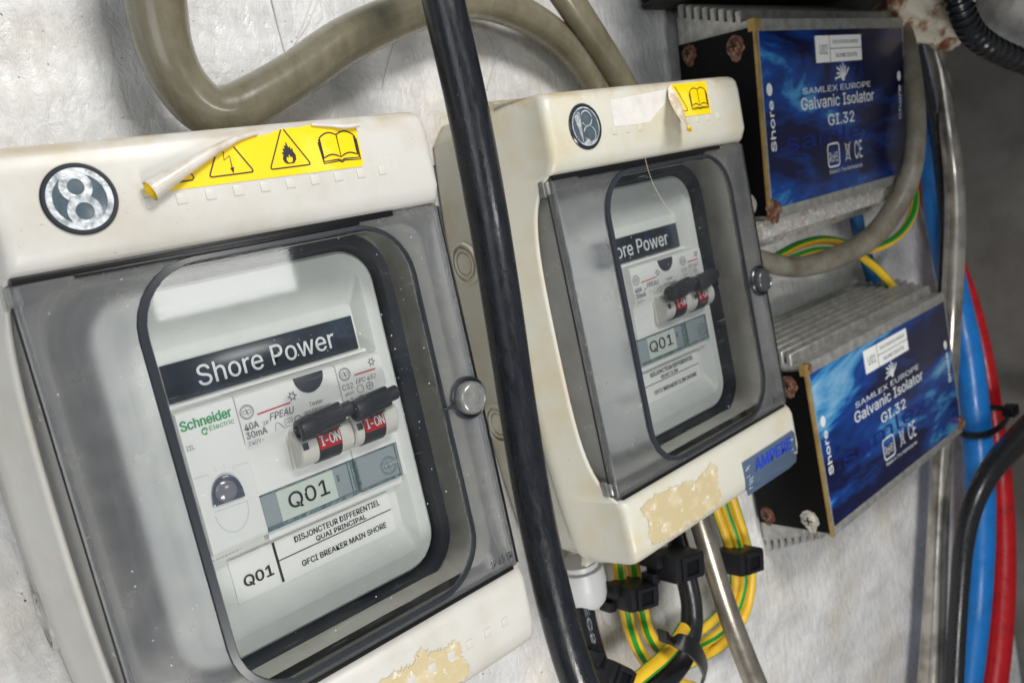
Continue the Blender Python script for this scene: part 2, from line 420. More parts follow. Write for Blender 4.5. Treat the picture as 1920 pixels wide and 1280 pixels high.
# ------------------------------------------------------------------ mesh helpers
class MB:
    def __init__(s):
        s.v = []
        s.f = []
        s.m = []

    def add(s, vs, fs, mi=0):
        n = len(s.v)
        s.v += [tuple(p) for p in vs]
        s.f += [tuple(i + n for i in f) for f in fs]
        s.m += [mi] * len(fs)
        return s

    def box(s, a, b, mi=0):
        x0, y0, z0 = a
        x1, y1, z1 = b
        return s.add([(x0, y0, z0), (x1, y0, z0), (x1, y1, z0), (x0, y1, z0), (x0, y0, z1), (x1, y0, z1), (x1, y1, z1), (x0, y1, z1)],
                     [(0, 3, 2, 1), (4, 5, 6, 7), (0, 1, 5, 4), (1, 2, 6, 5), (2, 3, 7, 6), (3, 0, 4, 7)], mi)

    def prism(s, poly, z0, z1, mi=0):
        n = len(poly)
        vs = [(p[0], p[1], z0) for p in poly] + [(p[0], p[1], z1) for p in poly]
        fs = [tuple(range(n, 2 * n)), tuple(range(n - 1, -1, -1))] + [(i, (i + 1) % n, n + (i + 1) % n, n + i) for i in range(n)]
        return s.add(vs, fs, mi)

    def flat(s, poly, z, mi=0):
        return s.add([(p[0], p[1], z) for p in poly], [tuple(range(len(poly)))], mi)

    def loft(s, rings, closed=True, cap0=False, cap1=False, mi=0):
        n = len(rings[0])
        vs = [p for r in rings for p in r]
        fs = []
        for k in range(len(rings) - 1):
            for i in range(n if closed else n - 1):
                j = (i + 1) % n
                fs.append((k * n + i, k * n + j, (k + 1) * n + j, (k + 1) * n + i))
        if cap0:
            fs.append(tuple(range(n - 1, -1, -1)))
        if cap1:
            fs.append(tuple(range((len(rings) - 1) * n, len(rings) * n)))
        return s.add(vs, fs, mi)

    def cyl(s, c, axis, r, h, n=32, mi=0, r2=None):
        """axis 'x','y','z'; from c going +h"""
        r2 = r if r2 is None else r2
        rings = []
        for hh, rr in ((0, r), (h, r2)):
            ring = []
            for i in range(n):
                a = 2 * PI * i / n
                ca, sa = math.cos(a) * rr, math.sin(a) * rr
                if axis == 'z':
                    p = (c[0] + ca, c[1] + sa, c[2] + hh)
                elif axis == 'x':
                    p = (c[0] + hh, c[1] + ca, c[2] + sa)
                else:
                    p = (c[0] + sa, c[1] + hh, c[2] + ca)
                ring.append(p)
            rings.append(ring)
        return s.loft(rings, True, True, True, mi)

    def lathe(s, c, axis, prof, n=32, mi=0):
        rings = []
        for hh, rr in prof:
            ring = []
            for i in range(n):
                a = 2 * PI * i / n
                ca, sa = math.cos(a) * rr, math.sin(a) * rr
                if axis == 'z':
                    p = (c[0] + ca, c[1] + sa, c[2] + hh)
                elif axis == 'x':
                    p = (c[0] + hh, c[1] + ca, c[2] + sa)
                else:
                    p = (c[0] + sa, c[1] + hh, c[2] + ca)
                ring.append(p)
            rings.append(ring)
        return s.loft(rings, True, True, True, mi)

    def tube(s, pts, rad, n=20, mi=0, stripe=None, caps=True):
        """pts in mm (already smooth); rad list or number. stripe: (lo,hi) list of angle ranges painted mi=1"""
        P = [Vector(p) for p in pts]
        R = rad if isinstance(rad, (list, tuple)) else [rad] * len(P)
        T = []
        for i in range(len(P)):
            a = P[max(0, i - 1)]
            b = P[min(len(P) - 1, i + 1)]
            T.append((b - a).normalized())
        nrm = T[0].cross(Vector((0.13, 0.2, 1))).normalized()
        rings = []
        for i in range(len(P)):
            nrm = (nrm - T[i] * nrm.dot(T[i])).normalized()
            bn = T[i].cross(nrm)
            rings.append([tuple(P[i] + (nrm * math.cos(2 * PI * k / n) + bn * math.sin(2 * PI * k / n)) * R[i]) for k in range(n)])
        base = len(s.f)
        s.loft(rings, True, caps, caps, mi)
        if stripe:
            for k in range(len(P) - 1):
                for i in range(n):
                    a = 360.0 * (i + .5) / n
                    for lo, hi in stripe:
                        if lo <= a < hi:
                            s.m[base + k * n + i] = 1
        return s

    def strip(s, pts, wd, z, closed=False, mi=0):
        """flat line of width wd through 2D pts"""
        n = len(pts)
        L, R = [], []
        for i in range(n):
            a = Vector(pts[i - 1] if (i > 0 or closed) else pts[i])
            b = Vector(pts[i])
            c = Vector(pts[(i + 1) % n] if (i < n - 1 or closed) else pts[i])
            d1 = (b - a)
            d2 = (c - b)
            d = (d1.normalized() if d1.length > 1e-9 else Vector((0, 0))) + (d2.normalized() if d2.length > 1e-9 else Vector((0, 0)))
            d.normalize()
            q = Vector((-d.y, d.x)) * wd / 2
            L.append((b.x + q.x, b.y + q.y, z))
            R.append((b.x - q.x, b.y - q.y, z))
        fs = []
        for i in range(n if closed else n - 1):
            j = (i + 1) % n
            fs.append((i, n + i, n + j, j))
        return s.add(L + R, fs, mi)


def build(name, mb, mats, parent=None, bevel=0, bseg=2, smooth=38, loc=None, recalc=True):
    me = bpy.data.meshes.new(name)
    me.from_pydata([V(p) for p in mb.v], [], mb.f)
    if not isinstance(mats, (list, tuple)):
        mats = [mats]
    for q in mats:
        me.materials.append(q)
    me.polygons.foreach_set('material_index', mb.m)
    bm = bmesh.new()
    bm.from_mesh(me)
    if recalc:
        bmesh.ops.recalc_face_normals(bm, faces=bm.faces)
    if bevel:
        es = [e for e in bm.edges if len(e.link_faces) == 2 and e.calc_face_angle(0) > math.radians(30)]
        bmesh.ops.bevel(bm, geom=es, offset=bevel * S, segments=bseg, profile=0.6, affect='EDGES', clamp_overlap=True)
    bm.to_mesh(me)
    bm.free()
    if smooth:
        me.shade_smooth()
        me.set_sharp_from_angle(angle=math.radians(smooth))
    o = bpy.data.objects.new(name, me)
    COL.objects.link(o)
    if parent:
        o.parent = parent
    if loc is not None:
        o.location = V(loc)
    return o


def share(src, parent, loc=None, rot=None, name=None):
    o = src.copy()
    COL.objects.link(o)
    o.parent = parent
    if loc is not None:
        o.location = V(loc)
    return o


def thing(name, label, cat, loc=(0, 0, 0), group=None, roty=0):
    o = bpy.data.objects.new(name, None)
    o.empty_display_size = 1
    COL.objects.link(o)
    o.location = V(loc)
    o.rotation_euler = (0, -roty, 0)
    tag(o, label, cat, group)
    return o


def tag(o, label, cat, group=None):
    o['label'] = label
    o['category'] = cat
    if group:
        o['group'] = group
    return o


def recentre(o, p):
    """move a mesh thing's origin to wall point p"""
    d = V(p)
    o.data.transform(Matrix.Translation(-d))
    o.location = o.location + d
    return o


def rr(x0, y0, x1, y1, r, n=8):
    pts = []
    for cx_, cy_, a0 in ((x1 - r, y0 + r, -90), (x1 - r, y1 - r, 0), (x0 + r, y1 - r, 90), (x0 + r, y0 + r, 180)):
        for k in range(n + 1):
            a = math.radians(a0 + 90 * k / n)
            pts.append((cx_ + r * math.cos(a), cy_ + r * math.sin(a)))
    return pts


def lift(poly, z):
    return [(p[0], p[1], z) for p in poly]


def spline(pts, sub=10):
    out = []
    n = len(pts)
    P = [Vector(p) for p in pts]
    for i in range(n - 1):
        p0 = P[max(0, i - 1)]
        p1 = P[i]
        p2 = P[i + 1]
        p3 = P[min(n - 1, i + 2)]
        for k in range(sub):
            t = k / sub
            out.append(0.5 * ((2 * p1) + (p2 - p0) * t + (2 * p0 - 5 * p1 + 4 * p2 - p3) * t * t + (3 * p1 - p0 - 3 * p2 + p3) * t ** 3))
    out.append(P[-1])
    return out


FONT = None
try:
    FONT = bpy.data.fonts.load(bpy.utils.system_resource('DATAFILES', path='fonts') + '/Inter.woff2')
except Exception:
    FONT = None


def text(s, x0, y0, x1, y1, z, material, parent, name='lettering', rot=0, keep=False, bold=0.0, shear=0.0, thick=0):
    """text whose ink box fills x0..x1, y0..y1 (local mm); rot=90 reads upward"""
    cu = bpy.data.curves.new(name, 'FONT')
    cu.body = s
    if FONT:
        cu.font = FONT
    cu.size = 1
    cu.resolution_u = 3
    cu.offset = 0.0
    cu.shear = shear
    t = bpy.data.objects.new(name, cu)
    COL.objects.link(t)
    me = bpy.data.meshes.new_from_object(t)
    bpy.data.objects.remove(t)
    bpy.data.curves.remove(cu)
    xs = [v.co.x for v in me.vertices]
    ys = [v.co.y for v in me.vertices]
    a, b, c, d = min(xs), max(xs), min(ys), max(ys)
    for v in me.vertices:
        u, q = (v.co.x - a) / (b - a), (v.co.y - c) / (d - c)
        if rot == 90:
            u, q = 1 - q, u
        if rot == -90:
            u, q = q, 1 - u
        v.co = V((x0 + u * (x1 - x0), y0 + q * (y1 - y0), z))
    if bold:
        dd = min(.045, bold * 3) * abs(y1 - y0 if rot == 0 else x1 - x0) * S
        vs = [tuple(v.co) for v in me.vertices]
        fs = [tuple(p.vertices) for p in me.polygons]
        n0 = len(vs)
        V2, F2 = [], []
        for kk, (ox_, oz_) in enumerate(((0, 0), (dd, 0), (-dd, 0), (0, dd * .6), (0, -dd * .6))):
            V2 += [(a_ + ox_, b_ - .0012 * kk, c_ + oz_) for a_, b_, c_ in vs]
            F2 += [tuple(i_ + n0 * kk for i_ in f_) for f_ in fs]
        m2 = bpy.data.meshes.new(name)
        m2.from_pydata(V2, [], F2)
        bpy.data.meshes.remove(me)
        me = m2
    me.materials.clear()
    me.materials.append(material)
    me.name = name
    o = bpy.data.objects.new(name, me)
    COL.objects.link(o)
    o.parent = parent
    return o


# ------------------------------------------------------------------ setting
def grid(name, x0, x1, y0, y1, nx, ny, fz, material):
    mb = MB()
    vs = [(x0 + (x1 - x0) * i / nx, y0 + (y1 - y0) * j / ny, 0) for j in range(ny + 1) for i in range(nx + 1)]
    vs = [(x, y, fz(x, y)) for x, y, _ in vs]
    fs = [(j * (nx + 1) + i, j * (nx + 1) + i + 1, (j + 1) * (nx + 1) + i + 1, (j + 1) * (nx + 1) + i) for j in range(ny) for i in range(nx)]
    mb.add(vs, fs)
    return build(name, mb, material, recalc=False, smooth=60)


o = grid('bulkhead_wall', -420, 752, -620, 420, 110, 100,
         lambda x, y: -1.0 + 0.35 * math.sin(x * .045 + 1.3 * math.sin(y * .03)) + 0.3 * math.sin(y * .07 + x * .02), M['wall'])
o['kind'] = 'structure'
WALL = o


def jag(P, amp, sub=7):
    """roughen a polygon outline"""
    out = []
    n = len(P)
    for i in range(n):
        a, b = Vector(P[i]), Vector(P[(i + 1) % n])
        d = b - a
        q = Vector((-d.y, d.x)).normalized()
        for k in range(sub):
            j = random.gauss(0, amp * .45)
            out.append(tuple(a + d * (k / sub) + q * j))
    return out


q = MB()
top_e = jag([at(x_, y_, 0)[:2] for x_, y_ in ((-300, 250), (0, 228), (300, 225), (560, 188), (640, 166), (800, 168), (940, 172), (1180, 188), (1235, 205))], .8, 14)[:-14]
q.prism([(top_e[-1][0], 20), ] + [p for p in reversed(top_e)] + [(top_e[0][0], 20)], -1.9, -.1)
build('paint_layer', q, M['wall'], WALL, smooth=30)
for a_, b_, c_ in (((505, -20), (522, 50), (537, 108)), ((604, -20), (575, 48), (534, 106)), ((748, 55), (725, 130), (711, 208)), ((940, 92), (925, 130), (914, 168)), ((588, -10), (570, 40), (556, 70))):
    q = MB()
    q.tube(spline([at(*a_, -.2), at(*b_, -.2), at(*c_, -.2)], 8), .32, 6)
    build('paint_drip', q, M['wall'], WALL)
mb = MB()
nx, ny = 30, 60
vs = [(752 + 6 * math.sin(y * .01) + 3 * math.sin(z * .05 + y * .03), y, z) for j in range(ny + 1) for i in range(nx + 1) for y, z in [(-760 + 1300 * j / ny, -2 + 420 * i / nx)]]
mb.add(vs, [(j * (nx + 1) + i, (j + 1) * (nx + 1) + i, (j + 1) * (nx + 1) + i + 1, j * (nx + 1) + i + 1) for j in range(ny) for i in range(nx)])
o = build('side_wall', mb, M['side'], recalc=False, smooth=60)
o['kind'] = 'structure'


# ------------------------------------------------------------------ breaker enclosures
def bow(y):
    t = (34 - y) / 203
    return 8.7 * max(0, math.sin(PI * min(1, max(0, t)))) ** 0.85


def section(y, zf, inset=0.0, zrim=40.0):
    """left half of the cover section at height y, mirrored to the right"""
    b = bow(y)
    L = []
    zt = zf
    L.append((-b - 1.6 + inset, zrim))
    L.append((-b - 1.6 + inset, min(zrim + 3.0, zt - .3)))
    L.append((-b - 0.2 + inset, min(zrim + 4.6, zt - .2)))
    k = max(0.0, (70 - max(zt - 4, zrim + 5)) / 29)
    x1 = -b * k
    L.append((x1 + inset, max(zt - 4.0, zrim + 4.7) if zt - 4 > zrim + 4.7 else zt - .15))
    L.append((x1 + 0.5 + inset, zt - 1.8 if zt - 4 > zrim + 4.7 else zt - .1))
    L.append((x1 + 1.7 + inset, zt - 0.45 if zt - 4 > zrim + 4.7 else zt - .05))
    L.append((x1 + 3.8 + inset, zt))
    Rr = [(134 - x, z) for x, z in reversed(L)]
    return [(x, y, z) for x, z in L + Rr]


def cover_mesh():
    mb = MB()
    top = [(-0.01, 58, .0), (0, 70.3, 0), (1.2, 71.6, 0), (5.5, 74, 0), (24, 74.2, 0), (28, 73.9, .5), (29.8, 73.0, 1.2), (31, 71.2, 2.2), (31.8, 68, 2.6), (32.8, 56, 2), (33.6, 46, 1.0), (35.5, 43.5, 0), (35.6, 40.2, 0)]
    mb.loft([section(y, zf, i) for y, zf, i in top], closed=False)
    bot = [(-136.9, 58, 0), (-137, 69.6, 0), (-138, 71.6, 0), (-141, 73.0, 0), (-158, 73.2, 0), (-162.5, 72.6, .4), (-165, 71, 1.2), (-166.4, 68.5, 2.0), (-167.4, 58, 1.6), (-168.6, 46, 0.8), (-170.3, 43.5, 0), (-170.4, 40.2, 0)]
    mb.loft([list(reversed(section(y, zf, i))) for y, zf, i in bot], closed=False)
    # side rails either side of the lid, upper edge sweeping in an arc
    N = 34
    for sgn in (0, 1):
        rings = []
        for k in range(N + 1):
            y = 0.5 - 138 * k / N
            t = k / N
            za = 56.5 + 8.5 * (abs(2 * t - 1)) ** 5 + 4.5 * (abs(2 * t - 1)) ** 14
            b = bow(y)
            xa = -b * (70 - za) / 29
            pr = [(-b - 1.6, 40), (-b - 1.6, 43), (-b - .2, 44.6), (xa - .15, za - 1.2), (xa + .3, za - .2), (xa + 1.2, za), (xa + 2.0, za - .6), (xa + 2.4, za - 4), (xa + 2.4, za - 14)]
            if sgn:
                pr = [(134 - x, z) for x, z in pr]
            rings.append([(x, y, z) for x, z in pr])
        mb.loft(rings, closed=False)
    return mb


def outline(z, grow, n=26, y0=34, y1=-168.5):
    L = []
    for k in range(n + 1):
        y = y0 + (y1 - y0) * k / n
        e = 5.0 * max(0, 1 - min(abs(y - y0), abs(y - y1)) / 6.0) ** 2
        L.append((-bow(y) * 0.9 - grow + e, y + (grow if k == 0 else (-grow if k == n else 0))))
    Rr = [(134 - x, y) for x, y in reversed(L)]
    return [(x, y, z) for x, y in L + Rr]


def squares(root, ys, count, x0, creamm, z, skip=()):
    q = MB()
    q.box((-1.5, -1.5, -0.5), (1.5, 1.5, 0.28))
    first = None
    for i in range(count):
        if i in skip:
            continue
        p = (x0 + 8.25 * i, ys, z)
        if first is None:
            first = build('embossed_square', q, creamm, root, bevel=0.25, loc=p)
        else:
            share(first, root, p)
    return first


def symbol_bolt(mb, cx_, cy_, z, s=1.0):
    P = [(-1.4, 6.5), (0.6, 0.6), (-1.2, 1.2), (0.9, -4.2), (-0.1, -3.9), (1.5, -6.0), (2.1, -3.3), (1.4, -3.8), (0.5, 2.0), (2.3, 1.3), (0.3, 6.5)]
    P = [(-0.9, 6.2), (-1.7, 0.2), (0.4, 1.4), (0.2, -3.4), (-0.7, -3.0), (0.6, -5.6), (1.4, -2.7), (0.6, -3.2), (1.1, 2.6), (-0.9, 1.4), (-0.5, 6.2)]
    mb.strip([(cx_ + x * s, cy_ + y * s) for x, y in [(-1.3, 4.5), (-1.9, .2), (.6, 1.6), (.5, -3.2)]], .45 * s, z)
    mb.flat([(cx_ + x * s, cy_ + y * s) for x, y in [(-.4, -2.8), (.5, -5.2), (1.4, -2.6), (.5, -3.1)]], z)


def symbol_flame(mb, cx_, cy_, z, s=1.0):
    P = [(-1.2, -3.4), (1.4, -3.4), (2.5, -2.2), (2.7, -.6), (2.0, .8), (2.0, 2.0), (1.3, 1.4), (1.2, 2.6), (.6, 2.2), (.1, 4.4), (-.5, 2.7), (-1.2, 3.2), (-.9, 1.9), (-1.9, 2.0), (-1.5, .9), (-2.5, .6), (-1.9, -.1), (-2.5, -1.4), (-2.2, -2.6)]
    core = [(-.7, -3.0), (-1.2, -2.0), (-.9, -.9), (-.3, -1.5), (0.1, -.2), (.5, -1.4), (1.0, -1.0), (1.2, -2.0), (.7, -3.0)]
    mb.flat([(cx_ + x * s, cy_ + y * s) for x, y in P], z)
    mb.flat([(cx_ + x * s, cy_ + y * s) for x, y in core], z + .06, 1)


def symbol_book(mb, x0, y0, wd, h, z, lw=.4):
    c = x0 + wd / 2

    def page(sg):
        a = []
        for k in range(7):
            t = k / 6
            a.append((c + sg * t * wd * .42, y0 + h * .93 + 1.1 * math.sin(PI * t) - .5 * t))
        b = [(c + sg * wd * .42, y0 + h * .2)]
        for k in range(7):
            t = 1 - k / 6
            b.append((c + sg * t * wd * .42, y0 + h * .12 + 1.2 * math.sin(PI * t) * .8 + .2 * t))
        return a + b
    mb.strip(page(-1), lw, z, True)
    mb.strip(page(1), lw, z, True)
    for q in (1, 2):
        e = q * .85
        mb.strip([(c - wd * .42 - e * .45, y0 + h * .93 - q * .9), (c - wd * .42 - e * .45 + (.2 * q), y0 + .8 - e * .7), (c - 1, y0 + .9 - e * .6), (c, y0 + .4 - e * .6), (c + 1, y0 + .9 - e * .6), (c + wd * .42 + e * .45, y0 + .8 - e * .7), (c + wd * .42 + e * .45, y0 + h * .93 - q * .9)], lw * .9, z)


def rtri(cx_, y0, wd, h, r=1.1):
    """rounded triangle outline"""
    A, B, C_ = Vector((cx_ - wd / 2, y0)), Vector((cx_ + wd / 2, y0)), Vector((cx_, y0 + h))
    out = []
    P = [A, B, C_]
    for i in range(3):
        p, a, b = P[i], P[i - 1], P[(i + 1) % 3]
        u, v = (a - p).normalized(), (b - p).normalized()
        p0, p1 = p + u * r, p + v * r
        for k in range(5):
            t = k / 4
            out.append(tuple(p0 * (1 - t) ** 2 + p * 2 * t * (1 - t) + p1 * t * t))
    return out


def roundel(mb, c, r, wd, z, n=28, a0=0, a1=360):
    if a1 - a0 >= 360:
        mb.strip([(c[0] + r * math.cos(2 * PI * k / n), c[1] + r * math.sin(2 * PI * k / n)) for k in range(n)], wd, z, True)
    else:
        mb.strip([(c[0] + r * math.cos(math.radians(a0 + (a1 - a0) * k / n)), c[1] + r * math.sin(math.radians(a0 + (a1 - a0) * k / n))) for k in range(n + 1)], wd, z)


def enclosure(idx, loc, roll, label, group):
    cream = M['cream1'] if idx == 1 else M['cream2']
    root = thing('breaker_enclosure', label, 'electrical box', loc, group, roll)
    # base tub ----------------------------------------------------
    mb = MB()
    out = [outline(z, g) for z, g in ((0, -1.0), (2, 0), (34, 0.2), (36, 0.4), (38.4, .4))]
    inn = [[(3 + (x - 3) * .93 if False else x * 0.9 + 6.7, y * 0.94 - 4, z) for x, y, z in outline(zz, -3)] for zz in (38.4, 30)]
    mb.loft(out + inn, True, False, True)
    build('base', mb, cream, root, smooth=50)
    mb = MB()
    mb.loft([outline(z, g) for z, g in ((38.2, -.9), (38.6, -.2), (40.6, -.2), (40.8, -1.2))], True, False, False)
    build('seal', mb, M['orange_seal'] if idx == 2 else M['dark_grey'], root)
    # interior floor of the cover
    mb = MB()
    mb.loft([lift(rr(6, -132, 128, -5, 8), 62), lift(rr(6, -132, 128, -5, 8), 34)], True, False, True)
    build('inner_tub', mb, M['tub'], root, recalc=False)
    # cover -------------------------------------------------------
    c = build('cover', cover_mesh(), cream, root, smooth=55)
    # knockouts on the left side
    for ky, n in ((-28, 0), (-103, 1)):
        q = MB()
        xs = -bow(ky) * .9
        prof = [(-.1, 9.6), (-1.5, 9.4), (-1.5, 8.4), (-.1, 8.2), (-.1, 6.8), (-1.3, 6.6), (-1.3, 5.8), (-.2, 5.6), (-.2, 5.0), (-1.0, 4.7), (-1.0, 0.2)]
        q.lathe((0, 0, 0), 'x', prof, 36)
        for a in range(12):
            an = 2 * PI * a / 12
            q.box((-1.15, math.cos(an) * 3.6 - .35, math.sin(an) * 3.6 - .35), (-.7, math.cos(an) * 3.6 + .35, math.sin(an) * 3.6 + .35))
        build('knockout', q, cream, root, loc=(xs + .1, ky, 12.5 - n * 1.5), smooth=30)
    # emblem ------------------------------------------------------
    ec = (20.5, 16.3)
    q = MB()
    q.lathe((ec[0], ec[1], 74.0), 'z', [(-.5, 9.2), (.5, 9.2), (.9, 8.8), (.9, 8.2), (.4, 7.9)], 48)
    er = build('emblem', q, M['emblem_rim'], root)
    q = MB()
    q.lathe((ec[0], ec[1], 74.1), 'z', [(0, 8.0), (.3, 8.0), (.4, 7.6)], 48)
    build('emblem_disc', q, M['emblem'], er)
    q = MB()
    if idx == 1:
        roundel(q, ec, 7.2, 1.5, 74.75, 44)
        roundel(q, (ec[0] - .3, ec[1] + 3.1), 3.0, 1.9, 74.8)
        roundel(q, (ec[0] + .3, ec[1] - 3.2), 3.2, 1.9, 74.82)
    else:
        roundel(q, ec, 7.5, .55, 74.75, 44)
        roundel(q, (ec[0] + 1.0, ec[1] + 3.1), 3.0, .55, 74.8, a0=-150, a1=150)
        roundel(q, (ec[0] + 1.4, ec[1] - 3.2), 3.3, .6, 74.82, a0=-160, a1=160)
        q.flat([(ec[0] - 5.8, ec[1] + 4), (ec[0] - 3.0, ec[1] - 6.5), (ec[0] - 2.2, ec[1] + 5.6), (ec[0] - 3.4, ec[1] + 6.0)], 74.79)
        q.flat([(ec[0] - 3, ec[1] - 6.6), (ec[0] - .6, ec[1] - 4.6), (ec[0] + 2.4, ec[1] - 7.0), (ec[0] - .6, ec[1] - 7.3)], 74.81)
    build('emblem_letter', q, M['chrome'], er, smooth=0)
    # embossed squares
    squares(root, 12.9, 10, 37.4 + 0.2, cream, 74.1, skip=() if idx == 1 else (3, 4, 5))
    if idx == 1:
        squares(root, -151.8, 10, 45.5, cream, 73.2)
    # lid ---------------------------------------------------------
    lid = MB()
    n = 8
    def lidring(g, z):
        P = rr(0.3 + g, -136.6 + g, 133.7 - g, -0.6 - g, max(.6, 2.2 - g), n)
        return lift(P, z)
    hole = lambda g, z: lift(rr(26.5 - g, -133.2 - g, 117.2 + g, -3.4 + g, 19 + g, n), z)
    lid.loft([lidring(1.6, 66.3), lidring(0, 66.3), lidring(0, 68.3), lidring(.5, 69.6), lidring(1.4, 70), hole(.0, 70), hole(.0, 68.2), lidring(1.6, 68.2), lidring(1.6, 66.3)], True)
    lo = build('lid', lid, M['frost%d' % idx], root, smooth=50)
    # side skirts of the lid, down to the arc
    for sgn in (0, 1):
        q = MB()
        o1, i1 = [], []
        N = 30
        for k in range(N + 1):
            t = k / N
            y = -1.0 - 135.2 * t
            za = 55.0 + 8.5 * (abs(2 * t - 1)) ** 5 + 4.5 * (abs(2 * t - 1)) ** 14
            b = bow(y)
            xa = -b * (70 - za) / 29 + 2.7
            xt = 0.45
            pr = [(xa, za - 1.5), (xt, 69.0), (xt + 1.3, 69.0), (xa + 1.6, za - 1.5)]
            if sgn:
                pr = [(134 - x, z) for x, z in pr]
            o1.append([(x, y, z) for x, z in pr])
        q.loft(o1, True, True, True)
        build('lid_skirt', q, M['frost1'], lo, smooth=50)
    # window rim and pane
    q = MB()
    hl = lambda a, b, c_, d, r, z: lift(rr(a, b, c_, d, r, n), z)
    q.loft([hl(26.0, -133.8, 117.9, -2.9, 19.6, 70.05), hl(26.3, -133.6, 117.8, -3.1, 19.4, 71.0), hl(28.4, -132.3, 116.9, -4.4, 18, 71.3), hl(28.7, -132.0, 116.7, -4.7, 17.6, 70.9), hl(28.7, -132.0, 116.7, -4.7, 17.6, 69.6)], True)
    build('window_rim', q, M['smoke_edge'], lo, smooth=60)
    q = MB()
    q.flat(rr(28.7, -132.1, 116.5, -4.7, 17.6, n), 70.9)
    build('window_pane', q, M['pane'], lo, smooth=0, recalc=False)
    # dark seals above and below the lid
    for a_, b_ in (((.8, -2.1, 67.0), (114.5, -.25, 70.25)), ((3, -137.0, 66.0), (131, -135.6, 70.2)), ((15, -2.9, 70.1), (101, -2.0, 70.6))):
        q = MB()
        q.box(a_, b_)
        build('lid_seal', q, M['black_seal'], lo, bevel=.2)
    for x_, z_ in ((133.9, 69.4), (.2, 66.2)):
        q = MB()
        q.tube([(x_, -1.5 - 134 * k / 20, z_) for k in range(21)], .45, 8)
        build('lid_edge_seal', q, M['black_seal'], lo)
    # hinge stubs at the left corners
    for hy in (-4.6, -131.5):
        q = MB()
        q.cyl((1.2, hy - 2.6, 66.2), 'y', 1.9, 5.2, 16)
        q.box((-1.2, hy - 3.2, 62.5), (1.6, hy + 3.2, 66.0))
        build('hinge', q, M['latch'], lo, bevel=.4)
    # latch
    q = MB()
    q.lathe((128, -69.7, 68.5), 'z', [(0, 7.7), (2.4, 7.7), (2.9, 7.2), (2.5, 6.6), (2.0, 6.3)], 44)
    la = build('latch', q, M['smoke_edge'], lo)
    q = MB()
    q.lathe((128, -69.7, 69.5), 'z', [(0, 5.9), (3.4, 5.9), (4.4, 5.4), (4.7, 4.8), (4.2, 4.3), (4.2, 0.2)], 44)
    roundel(q, (128, -69.7), 2.4, .35, 73.85, a0=-60, a1=80)
    build('latch_knob', q, M['latch'] if idx == 1 else M['latch_dark'], la)
    q = MB()
    q.box((115.5, -70.9, 70.5), (120.9, -69.9, 72.3))
    build('latch_tongue', q, M['smoke_edge'], la, bevel=.2)
    text('IP 65 ER', 121.4, -132.6, 131.8, -129.9, 70.25, M['smoke_edge'], lo)
    # inner cover --------------------------------------------------
    q = MB()
    R_ = lambda g, r, z: lift(rr(13.5 + g, -134.5 + g, 120.5 - g, -3.6 - g, r, n), z)
    q.loft([R_(0, 18, 34), R_(0, 18, 50.5), R_(.8, 17.2, 51.6), R_(4.2, 14, 50.8), R_(5.8, 13, 46), R_(6.2, 12, 40)], True)
    build('inner_gasket', q, M['gasket'], root, smooth=50)
    q = MB()
    P_ = lambda a, b, c_, d, r, z: lift(rr(a, b, c_, d, r, n), z)
    q.loft([P_(19.8, -128.7, 114.3, -9.4, 13, 42), P_(19.8, -128.7, 114.3, -9.4, 13, 47.4), P_(20.8, -127.7, 113.3, -10.4, 12, 48.4),
            P_(25.5, -121.8, 108.6, -16.6, 5, 48.4), P_(26.2, -121.2, 107.9, -17.4, 4, 47.8), P_(30, -113, 105.3, -27.5, 2.5, 43.3), P_(31, -112, 104.9, -28.5, 2, 43.3)], True, True, True)
    pl = build('inner_cover', q, M['plate'], root, smooth=30)
    for a_, b_ in (((54, -96, 40), (106.5, -93.1, 48.3)), ((31.5, -46.4, 40), (107, -45.2, 45)), ((106.6, -93.2, 40), (108.2, -46.4, 50.2))):
        q = MB()
        q.box(a_, b_)
        build('cutout_frame', q, M['white_mod'], pl, bevel=.35)
    # nameplate
    q = MB()
    q.box((36.6 if idx == 1 else 45, -44.7, 43), (104.4, -32.6, 44.0))
    nm = build('nameplate', q, M['namelabel'], root, bevel=.15)
    text('Shore Power', 46.9, -42.0, 95.6, -35.3, 44.12, M['ink_white'], nm, bold=0.004)
    q = MB()
    q.box((40.6, -113.2, 43), (101.6, -98.4, 44.1))
    tl = build('text_label', q, M['paper'], root)
    q = MB()
    q.strip([(56.1, -98.5), (56.3, -112.6)], .9, 44.22)
    q.strip([(56.2, -105.2), (101.4, -105.0)], .35, 44.22)
    build('rule', q, M['ink'], tl, smooth=0)
    text('Q01', 43.9, -109.0, 53.9, -105.1, 44.25, M['ink'], tl, bold=.02)
    two = ('QUAI PRINCIPAL', 'GFCI BREAKER MAIN SHORE') if idx == 1 else ('QUAI CLIM', 'GFCI BREAKER CLIM SHORE')
    text('DISJONCTEUR DIFFERENTIEL', 63.5, -101.7, 97.5, -99.6, 44.25, M['ink'], tl, bold=.012)
    text(two[0], 71, -104.5, 91 if idx == 1 else 84, -102.6, 44.25, M['ink'], tl, bold=.012)
    text(two[1], 64, -110.6, 98, -108.6, 44.25, M['ink'], tl, bold=.012)
    # stickers on the top cap ---------------------------------------
    zc = 74.32
